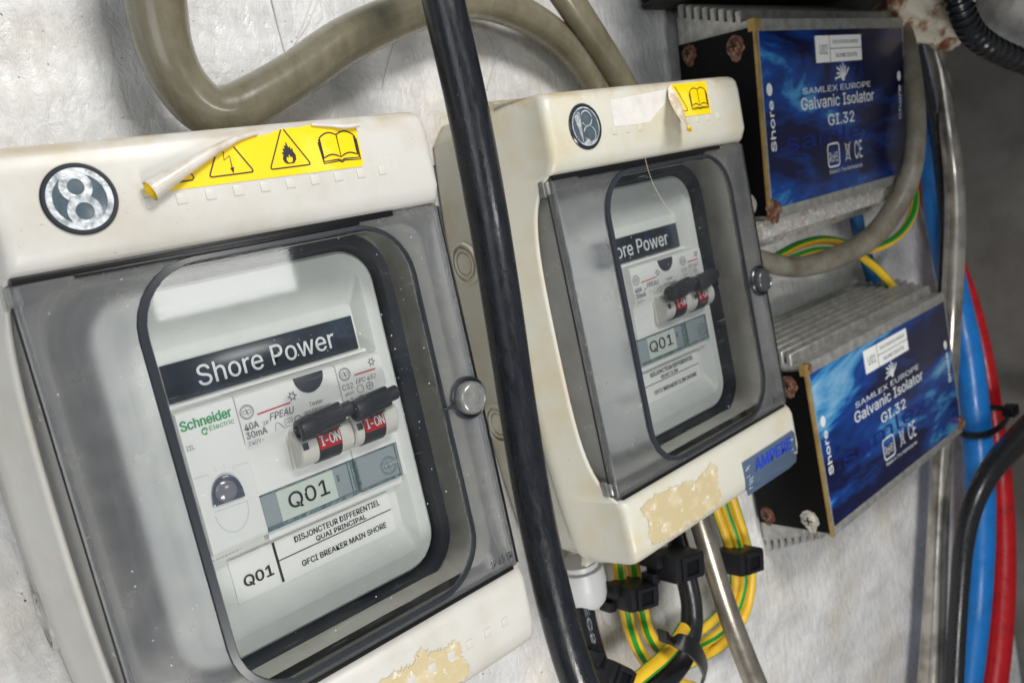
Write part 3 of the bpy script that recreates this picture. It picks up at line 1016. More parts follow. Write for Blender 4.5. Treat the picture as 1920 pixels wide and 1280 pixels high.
    if idx == 1:
        q = MB()
        edge = [(37.2, 17.0), (41.6, 18.9), (48, 21.0), (55.3, 23.6), (62, 25.6), (67.4, 27.3), (71, 27.6), (74.2, 27.6), (79.8, 28.9), (86, 28.9), (91.6, 29.4), (96.6, 28.0), (104.4, 27.4)]
        q.flat([(36.2, 15.4), (104.4, 14.9), (105.2, 15.6), (105.6, 26.5)] + list(reversed(edge)), zc)
        st = build('warning_sticker', q, M['yellow'], root, smooth=0)
        q = MB()
        for tx in (80.2, 61.6):
            tp = rtri(tx, 17.5, 13.6, 12.0)
            ring_ = []
            for k in range(len(tp)):
                a_, b_ = Vector(tp[k]), Vector(tp[(k + 1) % len(tp)])
                ring_ += [tuple(a_.lerp(b_, t / 6)) for t in range(6)]

            def lim(x):
                for k in range(len(edge) - 1):
                    if edge[k][0] <= x <= edge[k + 1][0]:
                        u = (x - edge[k][0]) / (edge[k + 1][0] - edge[k][0])
                        return edge[k][1] * (1 - u) + edge[k + 1][1] * u
                return 99
            okk = [p[1] < lim(p[0]) - .15 for p in ring_]
            if all(okk):
                q.strip(ring_, .42, zc + .1, True)
            else:
                st_ = [k for k in range(len(ring_)) if okk[k] and not okk[k - 1]][0]
                run = []
                for k in range(len(ring_)):
                    kk = (st_ + k) % len(ring_)
                    if not okk[kk]:
                        break
                    run.append(ring_[kk])
                q.strip(run, .42, zc + .1)
        q.strip([(44.3, 17.3), (49.9, 17.4), (50.6, 18.0), (50.2, 18.9), (48.8, 20.2)], .42, zc + .1)
        symbol_bolt(q, 61.7, 21.6, zc + .12, .75)
        symbol_flame(q, 80.3, 21.4, zc + .12, .85)
        symbol_book(q, 90.6, 17.6, 14.4, 8.6, zc + .12, .42)
        build('warning_symbols', q, [M['ink'], M['yellow']], st, smooth=0)
        # peeled edge rolled back, yellow inside
        q = MB()
        pts = spline([(37.2, 15.6, 76.9), (44, 18.6, 76.9), (52, 22.2, 76.3), (60, 25.4, 75.6), (66, 27.4, 75.1), (72, 28.3, 74.8)], 8)
        r_ = [2.8 - 2.3 * (k / (len(pts) - 1)) ** .8 for k in range(len(pts))]
        q.tube(pts, r_, 22, 0, caps=False)
        cu = build('sticker_curl', q, [M['sticker_back']], st, recalc=False, smooth=70)
        q = MB()
        q.tube([p + Vector((.05, .02, 0)) for p in pts], [max(.1, x - .25) for x in r_], 22, 0, caps=False)
        build('curl_inside', q, M['yellow_pure'], cu, recalc=False, smooth=70)
        q = MB()
        q.tube(spline([(90, 29.3, 74.7), (96, 28.4, 75.0), (101, 27.6, 75.3), (106, 27.7, 75.5)], 6), [.3] + [.5] * 8 + [.75] * 10, 12)
        build('sticker_curl', q, M['sticker_back'], st)
        q = MB()
        random.seed(3)
        P = [(44, -162.3), (50, -158), (58, -152), (66, -146.5), (74, -145.5), (80, -147), (84, -143.4), (88, -146.6), (92, -148), (97, -147.4), (100, -150.5), (99, -155), (101, -158), (100, -162), (90, -162.2), (70, -162.4)]
        q.flat(jag(P, 1.2, 12), 73.34)
        build('glue_residue', q, M['residue'], root, smooth=0)
    else:
        q = MB()
        q.flat(jag([(37.8, 14.5), (61, 14.5), (74, 22), (76, 27.5), (38.4, 25.6)], .15, 3), zc - .08)
        build('clean_patch', q, M['clean'], root, smooth=0)
        q = MB()
        q.flat([(78.6, 29.4), (106.6, 29.4), (106.2, 14.6), (82.6, 14.6)], zc)
        st = build('warning_sticker', q, M['yellow'], root, smooth=0)
        q = MB()
        q.strip([(82.4, 28.4), (84.6, 25.0), (88.9, 18.0), (88.6, 17.2), (82.4, 17.0)], .42, zc + .1)
        q.flat([(82.3, 19.2), (83.8, 20.2), (84.3, 22), (83.6, 24.2), (82.6, 24.6)], zc + .1)
        symbol_book(q, 91.6, 17.6, 14.0, 9.0, zc + .12, .42)
        build('warning_symbols', q, [M['ink'], M['yellow']], st, smooth=0)
        q = MB()
        A = [(79.0, 29.3, 74.4), (81.6, 26, 75.0), (82.6, 20.0, 76.4), (82.0, 14.4, 77.6), (80.6, 8.6, 78.6)]
        B = [(77.6, 28.6, 75.0), (75.6, 24.4, 77.0), (74.2, 19.5, 79.6), (73.4, 14.5, 82.0), (73.0, 9.8, 83.6)]
        C_ = [(76.6, 27.2, 74.8), (72.8, 22.4, 77.6), (69.6, 18.5, 81.0), (67.4, 15.0, 84.0), (66.8, 12.0, 86.0)]
        ra, rb, rc = spline(A, 4), spline(B, 4), spline(C_, 4)
        q.loft([list(x) for x in zip(*[[tuple(p) for p in ra], [tuple((a + b) / 2 + Vector((0, 0, .9))) for a, b in zip(ra, rb)], [tuple(p) for p in rb], [tuple(p) for p in rc]])], closed=False)
        cu = build('sticker_curl', q, M['sticker_tan'], st, smooth=70, recalc=False)
        q = MB()
        q.tube([(76.6, 9.2, 82), (79, 8.4, 80.6), (80.8, 8.0, 79.6)], [.7, 1.1, .9], 12)
        build('curl_tip', q, M['yellow_pure'], cu)
        q = MB()
        P = [(8.5, -142), (20, -140.8), (34, -142.2), (50, -144.5), (60, -141.5), (64, -145), (62, -152), (63, -158), (60, -161), (50, -162), (38, -161.6), (30, -162.4), (20, -161.4), (12, -160.4), (10, -156), (12, -150)]
        q.flat(jag(P, 1.0, 12), 73.34)
        build('glue_residue', q, M['residue'], root, smooth=0)
        q = MB()
        q.prism([(82.5, -149.6), (128.6, -149.0), (130.0, -151), (129.4, -160), (127, -165.4), (120, -166.4), (82.8, -166.3)], 73.1, 73.8)
        pla = build('maker_plate', q, M['ampere'], root, bevel=.15)
        text('AMPERE', 91.5, -157.4, 125.4, -151.4, 73.95, M['ink_blue'], pla, bold=.02, shear=.1)
        q = MB()
        random.seed(5)
        for k in range(16):
            x = random.choice([random.uniform(83.2, 86), random.uniform(124, 128)])
            y = random.uniform(-165.5, -150.5)
            q.strip([(x, y), (x + random.uniform(1.2, 3.5), y + random.uniform(-.2, 1.0))], .22, 73.97)
        sc_ = build('scratches', q, M['ink_white'], pla, smooth=0)
        # a stray hair stuck to the lid
        q = MB()
        q.tube(spline([(56.5, .5, 71.6), (57.6, -8, 71.8), (61, -16, 71.6), (67, -24.5, 71.4), (73, -30.5, 71.3)], 8), .08, 6)
        hr = build('hair', q, M['hair'])
        hr.location = V(loc)
        tag(hr, 'fine pale hair stuck across the clear window of the yellowed electrical box', 'hair')
    # dust and water specks on the lid
    q = MB()
    random.seed(11 + idx)
    for k in range(380):
        x, y = random.uniform(3, 131), random.uniform(-135, 28)
        z = 71.0 if (29.5 < x < 115 and -131 < y < -6) else (70.15 if y < -3 else 74.35)
        if -3.2 < y < 6:
            continue
        r = random.choice([.06, .08, .1, .12, .2])
        q.add([(x + r * math.cos(a), y + r * 1.2 * math.sin(a), z) for a in [k2 * PI / 3 for k2 in range(6)]] + [(x, y, z + r * .6)], [(i, (i + 1) % 6, 6) for i in range(6)])
    d = build('dust_specks', q, M['dust'], root)
    d['kind'] = 'stuff'
    return root


G = 'breaker boxes on the painted wall'
E1 = (0, 0, 0)
E2 = (189.869, 2.067, 0)
ROLL = 0.0071
enc1 = enclosure(1, E1, 0, 'large ivory electrical box with yellow warning strip curling off at its left, nearest the camera', G)
enc2 = enclosure(2, E2, ROLL, 'yellowed ivory electrical box behind the black cable, with blue-grey metal plate at lower right', G)


# ------------------------------------------------------------------ breakers
def inner_thing(name, label, cat, base, roll, p, group=None):
    # p is given in the box's local frame
    c_, s_ = math.cos(roll), math.sin(roll)
    return thing(name, label, cat, (base[0] + c_ * p[0] - s_ * p[1], base[1] + s_ * p[0] + c_ * p[1], p[2]), group, roll)


def poly3(mb, pts, y_off, mi=0):
    pass


def rc_text(o, root, x0, y0, x1, y1, **k):
    pass


def ge_mark(mb, c, r, z):
    roundel(mb, c, r, .22, z, 24)
    roundel(mb, c, r * .82, .12, z, 24)
    roundel(mb, (c[0] - r * .3, c[1]), r * .28, .16, z, 12)
    roundel(mb, (c[0] + r * .32, c[1]), r * .28, .16, z, 12)
    mb.strip([(c[0] - r * .1, c[1] + r * .6), (c[0], c[1]), (c[0] + r * .1, c[1] - r * .6)], .16, z)


def toggle(root, x0, x1, xb0, xb1, dark, ox, oy, lit):
    """white barrel x0..x1 with the black section xb0..xb1; coordinates local to the breaker"""
    yb, zb = -69.4 - oy, 52.5
    q = MB()
    prof = [(0, .5), (0, 6.0), (.5, 6.6), (x1 - x0 - .5, 6.6), (x1 - x0, 6.0), (x1 - x0, .5)]
    q.lathe((x0 - ox, yb, zb), 'x', prof, 40)
    b = build('toggle_barrel', q, M['barrel'], root)
    q = MB()
    q.box((x0 - ox + 1.0, yb - .2, zb + 5.6), (x0 - ox + 3.0, yb + 2.0, zb + 6.85))
    build('lock_slot', q, M['dark_grey'], b, bevel=.2)
    q = MB()
    q.lathe((xb0 - ox, yb, zb), 'x', [(0, .5), (0, 7.0), (xb1 - xb0, 7.0), (xb1 - xb0, .5)], 40)
    build('toggle_drum', q, M['black_plastic'], b)
    # red window wrapped on the drum
    q = MB()
    rings = []
    for k in range(9):
        a = math.radians(106 - 50 * k / 8)
        rings.append([(xb0 - ox + .15, yb + 7.08 * math.cos(a), zb + 7.08 * math.sin(a)), (xb1 - ox - .15, yb + 7.08 * math.cos(a), zb + 7.08 * math.sin(a))])
    q.loft(rings, closed=False)
    rd = build('on_window', q, M['red'], b)
    t = text('I-ON', xb0 - ox + .9, 0, xb1 - ox - .6, 3.3, 0, M['ink_white'], rd, bold=.01)
    for v in t.data.vertices:
        x, y = v.co.x, v.co.z / S
        a = math.radians(90 - (y - 1.2) / 7.15 * 57.3 - 4)
        v.co = V((x / S, yb + 7.42 * math.cos(a), zb + 7.42 * math.sin(a)))
    # arm and ribbed handle bar
    q = MB()
    q.box((xb0 - ox + .6, yb + 3.5, zb + 3), (xb1 - ox - .6, yb + 8.2, zb + 9.5))
    q.lathe((x0 - ox - 1.0, yb + 8.0, zb + 9.6), 'x', [(.8, .3), (.8, 1.9), (0, 2.3), (0, 3.0), (.5, 3.6), (5.0, 4.1), (5.5, 3.8), (x1 - x0 - 4, 3.7), (x1 - x0 - 3.2, 2.5), (x1 - x0 + .2, 2.5), (x1 - x0 + .6, 2.1), (x1 - x0 + .9, .3)], 26)
    for k in range(5):
        a = math.radians(20 + 28 * k)
        yy, zz = yb + 8.0 + 3.7 * math.cos(a), zb + 9.6 + 3.7 * math.sin(a)
        q.box((x0 - ox + 5.0, yy - .28, zz - .28), (x1 - ox - 5.0, yy + .28, zz + .28))
    xm = (x0 + x1) / 2 - ox
    for v in range(len(q.v)):
        x, y, z = q.v[v]
        q.v[v] = (x, y + (x - xm) * .085, z + (xm - x) * .06)
    build('toggle_handle', q, M['black_plastic'], b, bevel=0, smooth=40)


def rcbo(idx, base, roll, label, group):
    ox, oy = 52.6, -46.6
    r = inner_thing('residual_current_breaker', label, 'circuit breaker', base, roll, (ox, oy, 0), group)
    q = MB()
    prof = [(-46.6, 40), (-46.6, 52.8), (-47.4, 53.9), (-61, 54), (-63, 53.0), (-66, 51.5), (-76.3, 50.6), (-80.3, 50.6), (-80.3, 40)]
    q.loft([[(x - ox, y - oy, z) for y, z in prof] for x in (52.6, 53.0, 87.9, 88.2)], True, True, True)
    body = build('body', q, M['white_mod'], r, bevel=.25)
    q = MB()
    q.box((66.4 - ox, -76.2 - oy, 50.5), (88.0 - ox, -62.4 - oy, 52.4))
    build('toggle_housing', q, M['barrel'], r, bevel=.6)
    q = MB()
    pts = [(72.9 - ox, -46.9 - oy)] + [(78.2 - ox - 5.3 * math.cos(PI * k / 16), -47.2 - oy - 5.6 * math.sin(PI * k / 16)) for k in range(17)] + [(83.5 - ox, -46.9 - oy)]
    q.prism(list(reversed(pts)), 53.5, 54.5)
    build('test_button', q, M['dark_grey'], r, bevel=.2)
    toggle(r, 67.2, 87.2, 73.6, 82.0, None, ox, oy, True)
    q = MB()
    q.strip([(58.5 - ox, -54.4 - oy), (70.0 - ox, -54.0 - oy)], .45, 54.12)
    build('red_rule', q, M['ink_red'], r, smooth=0)
    q = MB()
    ge_mark(q, (55.4 - ox, -52.6 - oy), 2.2, 54.12)
    roundel(q, (71.2 - ox, -52.2 - oy), .9, .3, 54.12, 12)
    for a in range(6):
        q.strip([(71.2 - ox + .9 * math.cos(a * PI / 3), -52.2 - oy + .9 * math.sin(a * PI / 3)), (71.2 - ox + 1.6 * math.cos(a * PI / 3), -52.2 - oy + 1.6 * math.sin(a * PI / 3))], .35, 54.12)
    q.strip([(63.0 - ox, -61.2 - oy), (63.4 - ox, -59.0 - oy), (64.6 - ox, -59.2 - oy), (66.2 - ox, -61.6 - oy)], .18, 54.12)
    q.strip([(66.6 - ox, -61.2 - oy), (69.2 - ox, -61.2 - oy), (69.2 - ox, -58.8 - oy), (66.6 - ox, -58.8 - oy)], .18, 54.12, True)
    q.strip([(67.2 - ox, -60.2 - oy), (67.8 - ox, -59.8 - oy), (68.6 - ox, -60.2 - oy)], .16, 54.13)
    roundel(q, (71.2 - ox, -60.0 - oy), 1.2, .3, 54.12, 10)
    build('printed_marks', q, M['ink_grey'], r, smooth=0)
    T = lambda s, a, b, c_, d, mt=M['ink_grey'], **k: text(s, a - ox, b - oy, c_ - ox, d - oy, 54.14, mt, r, **k)
    T('40A', 53.4, -58.3, 58.0, -56.2, bold=.02)
    T('30mA', 53.3, -61.0, 60.2, -58.9, bold=.02)
    T('240V~', 53.4, -63.2, 58.6, -61.8)
    T('FPEAU', 62.0, -57.6, 70.8, -55.4, shear=.3, bold=.01)
    T('2P', 59.4, -58.4, 61.4, -57.2)
    T('Tester', 76.2, -57.4, 81.2, -55.9)
    T('régulièrement', 73.6, -59.7, 83.6, -58.0)
    # terminal cover with its paper tag
    q = MB()
    q.box((52.8 - ox, -93.0 - oy, 40), (88.0 - ox, -80.6 - oy, 49.9))
    tc = build('terminal_cover', q, M['strip_glass'], r, bevel=.3)
    q = MB()
    q.box((52.9 - ox, -81.0 - oy, 49.6), (87.9 - ox, -80.7 - oy, 50.25))
    q.box((53.2 - ox, -92.9 - oy, 49.4), (87.6 - ox, -91.6 - oy, 50.3))
    q.box((87.0 - ox, -92.6 - oy, 49.4), (87.8 - ox, -80.9 - oy, 50.35))
    q.box((85.8 - ox, -92.6 - oy, 49.4), (86.1 - ox, -80.9 - oy, 50.3))
    q.box((81.2 - ox, -86.0 - oy, 49.4), (82.0 - ox, -83.8 - oy, 50.35))
    build('cover_edge', q, M['strip_edge'], tc, bevel=.1)
    q = MB()
    q.box((59.2 - ox, -91.4 - oy, 49.5), (80.0 - ox, -81.2 - oy, 50.15))
    tg = build('tag', q, M['paper_green'], tc)
    text('Q01', (62.6 if idx == 1 else 57.6) - ox + (0 if idx == 1 else 2.5), -89.0 - oy, 77.4 - ox, -83.3 - oy, 50.3, M['ink'], tc, bold=.005)
    return r


def mcb(idx, base, roll, label, group):
    ox, oy = 88.5, -46.6
    r = inner_thing('circuit_breaker', label, 'circuit breaker', base, roll, (ox, oy, 0), group)
    q = MB()
    prof = [(-46.6, 40), (-46.6, 52.8), (-47.4, 53.9), (-61, 54), (-63, 53.0), (-66, 51.5), (-76.3, 50.6), (-80.3, 50.6), (-80.3, 40)]
    q.loft([[(x - ox, y - oy, z) for y, z in prof] for x in (88.5, 88.9, 106.0, 106.4)], True, True, True)
    build('body', q, M['white_mod'], r, bevel=.25)
    toggle(r, 87.6, 105.4, 91.0, 99.4, None, ox, oy, True)
    q = MB()
    q.strip([(94.8 - ox, -51.9 - oy), (103.2 - ox, -51.9 - oy)], .45, 54.12)
    build('red_rule', q, M['ink_red'], r, smooth=0)
    q = MB()
    ge_mark(q, (91.3 - ox, -50.6 - oy), 2.1, 54.12)
    roundel(q, (102.4 - ox, -49.2 - oy), .8, .3, 54.12, 12)
    for a in range(6):
        q.strip([(102.4 - ox + .8 * math.cos(a * PI / 3), -49.2 - oy + .8 * math.sin(a * PI / 3)), (102.4 - ox + 1.5 * math.cos(a * PI / 3), -49.2 - oy + 1.5 * math.sin(a * PI / 3))], .3, 54.12)
    roundel(q, (95.8 - ox, -57.0 - oy), 1.3, .2, 54.12, 12)
    roundel(q, (99.6 - ox, -57.0 - oy), 1.3, .2, 54.12, 12)
    q.strip([(98.3 - ox, -57.0 - oy), (100.9 - ox, -57.0 - oy)], .2, 54.12)
    q.strip([(99.6 - ox, -58.3 - oy), (99.6 - ox, -55.7 - oy)], .2, 54.13)
    build('printed_marks', q, M['ink_grey'], r, smooth=0)
    T = lambda s, a, b, c_, d, mt=M['ink_grey'], **k: text(s, a - ox, b - oy, c_ - ox, d - oy, 54.14, mt, r, **k)
    T('EPC 452', 94.7, -55.0, 102.9, -53.4, shear=.25)
    T('C32', 89.2, -55.9, 93.4, -54.0)
    T('4500', 89.6, -58.0, 93.0, -56.9)
    T('3', 91.0, -60.4, 92.2, -58.9)
    q = MB()
    q.box((88.7 - ox, -93.0 - oy, 40), (106.2 - ox, -80.6 - oy, 49.9))
    tc = build('terminal_cover', q, M['strip_glass'], r, bevel=.3)
    q = MB()
    q.box((88.8 - ox, -81.0 - oy, 49.6), (106.1 - ox, -80.7 - oy, 50.25))
    q.box((89.0 - ox, -92.9 - oy, 49.4), (106.0 - ox, -92.0 - oy, 50.3))
    q.box((88.8 - ox, -92.6 - oy, 49.4), (89.5 - ox, -80.9 - oy, 50.35))
    q.box((105.3 - ox, -92.6 - oy, 49.4), (105.6 - ox, -80.9 - oy, 50.3))
    build('cover_edge', q, M['strip_edge'], tc, bevel=.1)
    q = MB()
    ge_mark(q, (101.6 - ox, -87.6 - oy), 3.2, 50.1)
    build('moulded_mark', q, M['strip_edge'], tc, smooth=0)
    return r


gR = 'two-pole breakers behind the clear windows'
gM = 'narrow breakers behind the clear windows'
rcbo(1, E1, 0, 'wide white breaker marked 40A with red I-ON window, behind the nearest clear window', gR)
rcbo(2, E2, ROLL, 'wide white breaker with red window, inside the yellowed box behind the black cable', gR)
mcb(1, E1, 0, 'narrow white breaker marked C32, right of the 40A breaker behind the nearest window', gM)
mcb(2, E2, ROLL, 'narrow white breaker at the right end of the row inside the yellowed box', gM)

# indicator light module
ox, oy = 34.2, -46.4
r = inner_thing('indicator_light_module', 'white indicator module with green lettering and dark dome lens, in the nearest box', 'indicator module', E1, 0, (ox, oy, 0))
q = MB()
prof = [(-46.4, 40), (-46.4, 53.0), (-47.2, 54.0), (-91.0, 54.0), (-92.3, 53.2), (-92.3, 49.2), (-95.8, 48.6), (-95.8, 40)]
q.loft([[(x - ox, y - oy, z) for y, z in prof] for x in (34.2, 34.6, 51.9, 52.3)], True, True, True)
build('body', q, M['white_mod'], r, bevel=.3)
q = MB()
dome = [(37.8, -77.2)] + [(38.0 + 4.9 - 4.9 * math.cos(PI * k / 14) + (.2 * k / 14), -77.0 + 8.2 * math.sin(PI * k / 14) ** .8) for k in range(1, 14)] + [(48.0, -77.6)]
q.prism([(x - ox, y - oy) for x, y in dome], 53.6, 55.2)
ln = build('lens', q, M['lens'], r, bevel=.6)
q = MB()
q.lathe((42.6 - ox, -73.8 - oy, 54.6), 'z', [(0, 3.6), (.6, 3.4), (1.2, 2.4), (1.4, .1)], 24)
build('lens_core', q, M['lens_core'], ln)
q = MB()
q.strip([(37.8 - ox, -78.9 - oy), (48.3 - ox, -79.3 - oy)] + [(43.0 - ox + 5.2 * math.cos(PI * k / 14), -80.2 - oy - 7.0 * math.sin(PI * k / 14)) for k in range(15)], .25, 54.1)
q.strip([(34.6 - ox, -67.0 - oy), (38.6 - ox, -67.2 - oy)], .2, 54.1)
q.strip([(47.6 - ox, -67.6 - oy), (51.8 - ox, -67.8 - oy)], .2, 54.1)
build('moulded_outline', q, M['paper_green'], r, smooth=0)
q = MB()
for a in (60, 80, 100, 120):
    an = math.radians(a)
    q.strip([(42.9 - ox + 6.5 * math.cos(an) * 1.1, -76 - oy + 8.8 * math.sin(an)), (42.9 - ox + 8 * math.cos(an) * 1.1, -76 - oy + 10.6 * math.sin(an))], .3, 54.1)
build('ray_marks', q, M['ink_white'], r, smooth=0)
T = lambda s, a, b, c_, d, mt, z=54.14, **k: text(s, a - ox, b - oy, c_ - ox, d - oy, z, mt, r, **k)
T('Schneider', 34.9, -52.4, 50.6, -49.3, M['ink_green'], bold=.02)
T('Electric', 43.0, -54.6, 50.8, -53.0, M['ink_green'])
T('IIL', 34.9, -58.4, 37.4, -57.0, M['ink_grey'])
T('110/230V~', 34.9, -95.0, 44.6, -93.5, M['ink_grey'], z=48.85)
q = MB()
roundel(q, (41.6 - ox, -54.2 - oy), 1.0, .35, 54.13, 12, 40, 300)
q.strip([(41.0 - ox, -53.6 - oy), (42.4 - ox, -53.9 - oy), (41.4 - ox, -55.4 - oy)], .3, 54.13)
build('printed_marks', q, M['ink_green'], r, smooth=0)


# ------------------------------------------------------------------ galvanic isolators
def isolator(idx, loc, W, tilt, label):
    root = thing('galvanic_isolator', label, 'isolator', loc, 'galvanic isolators on the wall')
    root.rotation_euler = (tilt, 0, 0)
    k = W / 192.0
    q = MB()
    q.loft([[(x, y, z) for y, z in ((-15, 0), (-2.5, 46), (101, 46), (114.5, 0))] for x in (0, W)], True, True, True)
    build('heat_sink', q, M['alu'], root, bevel=.5)
    q = MB()
    q.box((-.3, -4, 45), (W + 1, 103, 49.6))
    q.box((-.3, 97, 41), (W + 1, 103, 45.2))
    build('front_frame', q, M['alu'], root, bevel=.8)
    for i in range(8):
        z = 1.2 + 5.2 * i
        tip = 121 - 14.5 * z / 46
        q = MB()
        q.box((-.1, 96.6, z), (W + .1, tip, z + 3.1))
        build('fin', q, M['alu'], root, bevel=.5, bseg=1)
        q = MB()
        tip = -22 + 18 * z / 46
        q.box((-.1, tip, z), (W + .1, 1.4, z + 3.1))
        build('fin', q, M['alu'], root, bevel=.5, bseg=1)
    q = MB()
    q.box((-2.2, -1, 0.5), (-.3, 99, 49.4))
    build('end_plate', q, M['black_plate'], root, bevel=.3)
    q = MB()
    q.box((-2.6, -3.2, 48.9), (-.2, 101, 50.6))
    q.box((-3.0, 96.5, 46.5), (3.5, 103, 51.0))
    build('edge_trim', q, M['brass'], root, bevel=.5)
    for sy, sz, rr_, mt in ((93, 8, 3.4, M['rust']), (91, 38, 3.9, M['rust']), (5, 8, 3.6, M['rust']), (6, 37, 4.2, M['alu_white'])):
        q = MB()
        q.lathe((0, 0, 0), 'x', [(.4, rr_ * 1.25), (-.3, rr_ * 1.2), (-.4, rr_), (-1.4, rr_ * .92), (-2.0, rr_ * .7), (-2.2, .1)], 24)
        sw = build('screw', q, mt, root, loc=(-2.2, sy, sz))
        q = MB()
        q.box((-2.45, -rr_ * .62, -.35), (-1.6, rr_ * .62, .35))
        q.box((-2.45, -.35, -rr_ * .62), (-1.6, .35, rr_ * .62))
        build('drive_slot', q, M['screwhole'], sw)
        q = MB()
        P = jag([(math.cos(a) * rr_ * 1.5, math.sin(a) * rr_ * 1.5) for a in [k * PI / 5 for k in range(10)]] , .5, 3)
        P = [(y_, z_) for y_, z_ in P]
        q.add([(-2.35, sy + y_ - (2.2 if y_ < 0 and abs(z_) < rr_ * .6 else 0), sz + z_) for y_, z_ in P], [tuple(range(len(P)))])
        build('rust_stain', q, M['rust'] if mt is M['rust'] else M['alu_white'], root, smooth=0)
    q = MB()
    q.box((2.5, 2.2, 49.4), (W - 2.5, 96.4, 50.1))
    fp = build('printed_face', q, M['blue_face'], root, bevel=.25)
    z = 50.25
    # white label
    q = MB()
    q.box((65 * k, 78, 49.9), (125 * k, 93, 50.5))
    wl = build('paper_label', q, M['paper'], root)
    q = MB()
    q.strip([(82 * k, 78), (82 * k, 93)], .5, 50.62)
    q.strip([(82 * k, 85.5), (125 * k, 85.5)], .4, 50.62)
    build('rule', q, M['ink'], wl, smooth=0)
    text('U02' if idx == 1 else 'U01', 69 * k, 82.5, 79 * k, 88, 50.62, M['ink'], wl)
    text('ISOLATEUR GALVANIQUE', 86 * k, 88.1, 121 * k, 90.4, 50.62, M['ink'], wl)
    text('GALVANIC ISOLATOR', 89 * k, 80.4, 118 * k, 82.8, 50.62, M['ink'], wl)
    TT = lambda s, a, b, c_, d, mt=M['ink_white'], **kk: text(s, a * k, b, c_ * k, d, z, mt, fp, **kk)
    TT('SAMLEX EUROPE', 46, 61.4, 136, 64.8, bold=.0)
    TT('Galvanic Isolator', 43, 52.6, 140, 59.6, bold=.008)
    TT('GI.32', 75, 41.8, 110, 48.2, bold=.01)
    TT('CE', 108, 19, 119, 30, bold=.0)
    TT('Made in The Netherlands', 73, 13.4, 118, 15.8)
    TT('samlex', 22, 31, 140, 41, mat('watermark_blue', (8, 34, 118), .4), bold=.0)
    q = MB()
    q.strip(rr(72 * k, 17.5, 87 * k, 31, 2.5, 4), 1.1, z, True)
    # crossed-out bin mark
    q.strip([(95 * k, 19), (102 * k, 30)], .7, z)
    q.strip([(95 * k, 30), (102 * k, 19)], .7, z)
    q.strip([(96 * k, 28.4), (96.8 * k, 20.4), (100.4 * k, 20.4), (101.2 * k, 28.4)], .7, z, True)
    # hand-like burst above the maker name
    for j in range(7):
        an = math.radians(20 + 24 * j)
        c0 = (98 * k, 68.6)
        q.strip([(c0[0] + 1.5 * math.cos(an), c0[1] + 1.5 * math.sin(an)), (c0[0] + 5 * math.cos(an + .15), c0[1] + 5 * math.sin(an + .15)), (c0[0] + (10 - j % 2 * 2) * math.cos(an + .35), c0[1] + (8.6 - j % 2) * math.sin(an + .35))], 1.2, z)
    q.add([(98 * k + 2.0 * math.cos(a), 68.6 + 2.0 * math.sin(a), z + .05) for a in [i * PI / 8 for i in range(16)]], [tuple(range(16))])
    q.add([(7.6 + 2.9 * math.cos(a), 66 + 3.4 * math.sin(a), z) for a in [i * PI / 10 for i in range(20)]], [tuple(range(20))])
    q.add([(W - 10.5 + 2.6 * math.cos(a), 66 + 3.2 * math.sin(a), z) for a in [i * PI / 10 for i in range(20)]], [tuple(range(20))])
    build('printed_marks', q, M['ink_white'], fp, smooth=0)
    text('RoHS', 74 * k, 20, 85 * k, 26, z, M['ink_white'], fp)
    text('Shore', 5.4, 33, 10.4, 60, z, M['ink_white'], fp, rot=90, bold=.02)
    text('Shore', W - 12.8, 38, W - 8.6, 60, z, M['ink_white'], fp, rot=90, bold=.02)
    # corroded corner spots
    for (sx, sy, sr) in (((3, 1, 7),) if idx == 1 else ((W - 2, 3, 6), (2, 100, 3.5))):
        q = MB()
        q.lathe((0, 0, 0), 'z', [(-.6, sr), (.6, sr * .85), (1.6, sr * .5), (1.3, .1)], 22)
        for v in range(len(q.v)):
            x, y, zz = q.v[v]
            f_ = random.uniform(.72, 1.2)
            q.v[v] = (x * f_, y * f_, zz + random.uniform(-.3, .3))
        build('rust_spot', q, M['rust'], root, loc=(sx, sy, 50.2))
    # lower mounting rail
    if idx == 1:
        q = MB()
        q.box((-3, -14, 38), (W + 1, -3.6, 45.5))
        q.box((-1, -22, 22), (W, -14, 30))
        build('mounting_rail', q, [M['alu_white']], root, bevel=1.2)
    return root


isolator(1, (368, -33, 2), 177, math.radians(5.5), 'upper blue isolator in shadow, corroded metal rail and rust at its lower left')
isolator(2, (379.5, -230.5, 1), 196, 0, 'lower blue isolator with ribbed grey heat sink showing on top, rust at lower right')


# ------------------------------------------------------------------ cables and hoses
def cable(name, label, cat, pts, wpx=None, r=None, material=None, group=None, n=22, mats=None, stripe=None, sub=8, rlist=None):
    P = [at(*p) if len(p) == 3 else p for p in pts]
    if wpx is not None:
        ws = wpx if isinstance(wpx, (list, tuple)) else [wpx] * len(P)
        R = [rpx(p, w_) for p, w_ in zip(P, ws)]
    else:
        R = [r] * len(P)
    # spline in 4D
    sp = spline(P, sub)
    rs = []
    for i in range(len(P) - 1):
        for k in range(sub):
            t = k / sub
            rs.append(R[i] * (1 - t) + R[i + 1] * t)
    rs.append(R[-1])
    q = MB()
    q.tube(sp, rs, n, 0, stripe)
    o = build(name, q, mats or material, smooth=60)
    recentre(o, tuple(sp[len(sp) // 2]))
    if label:
        tag(o, label, cat, group)
    return o, sp, rs


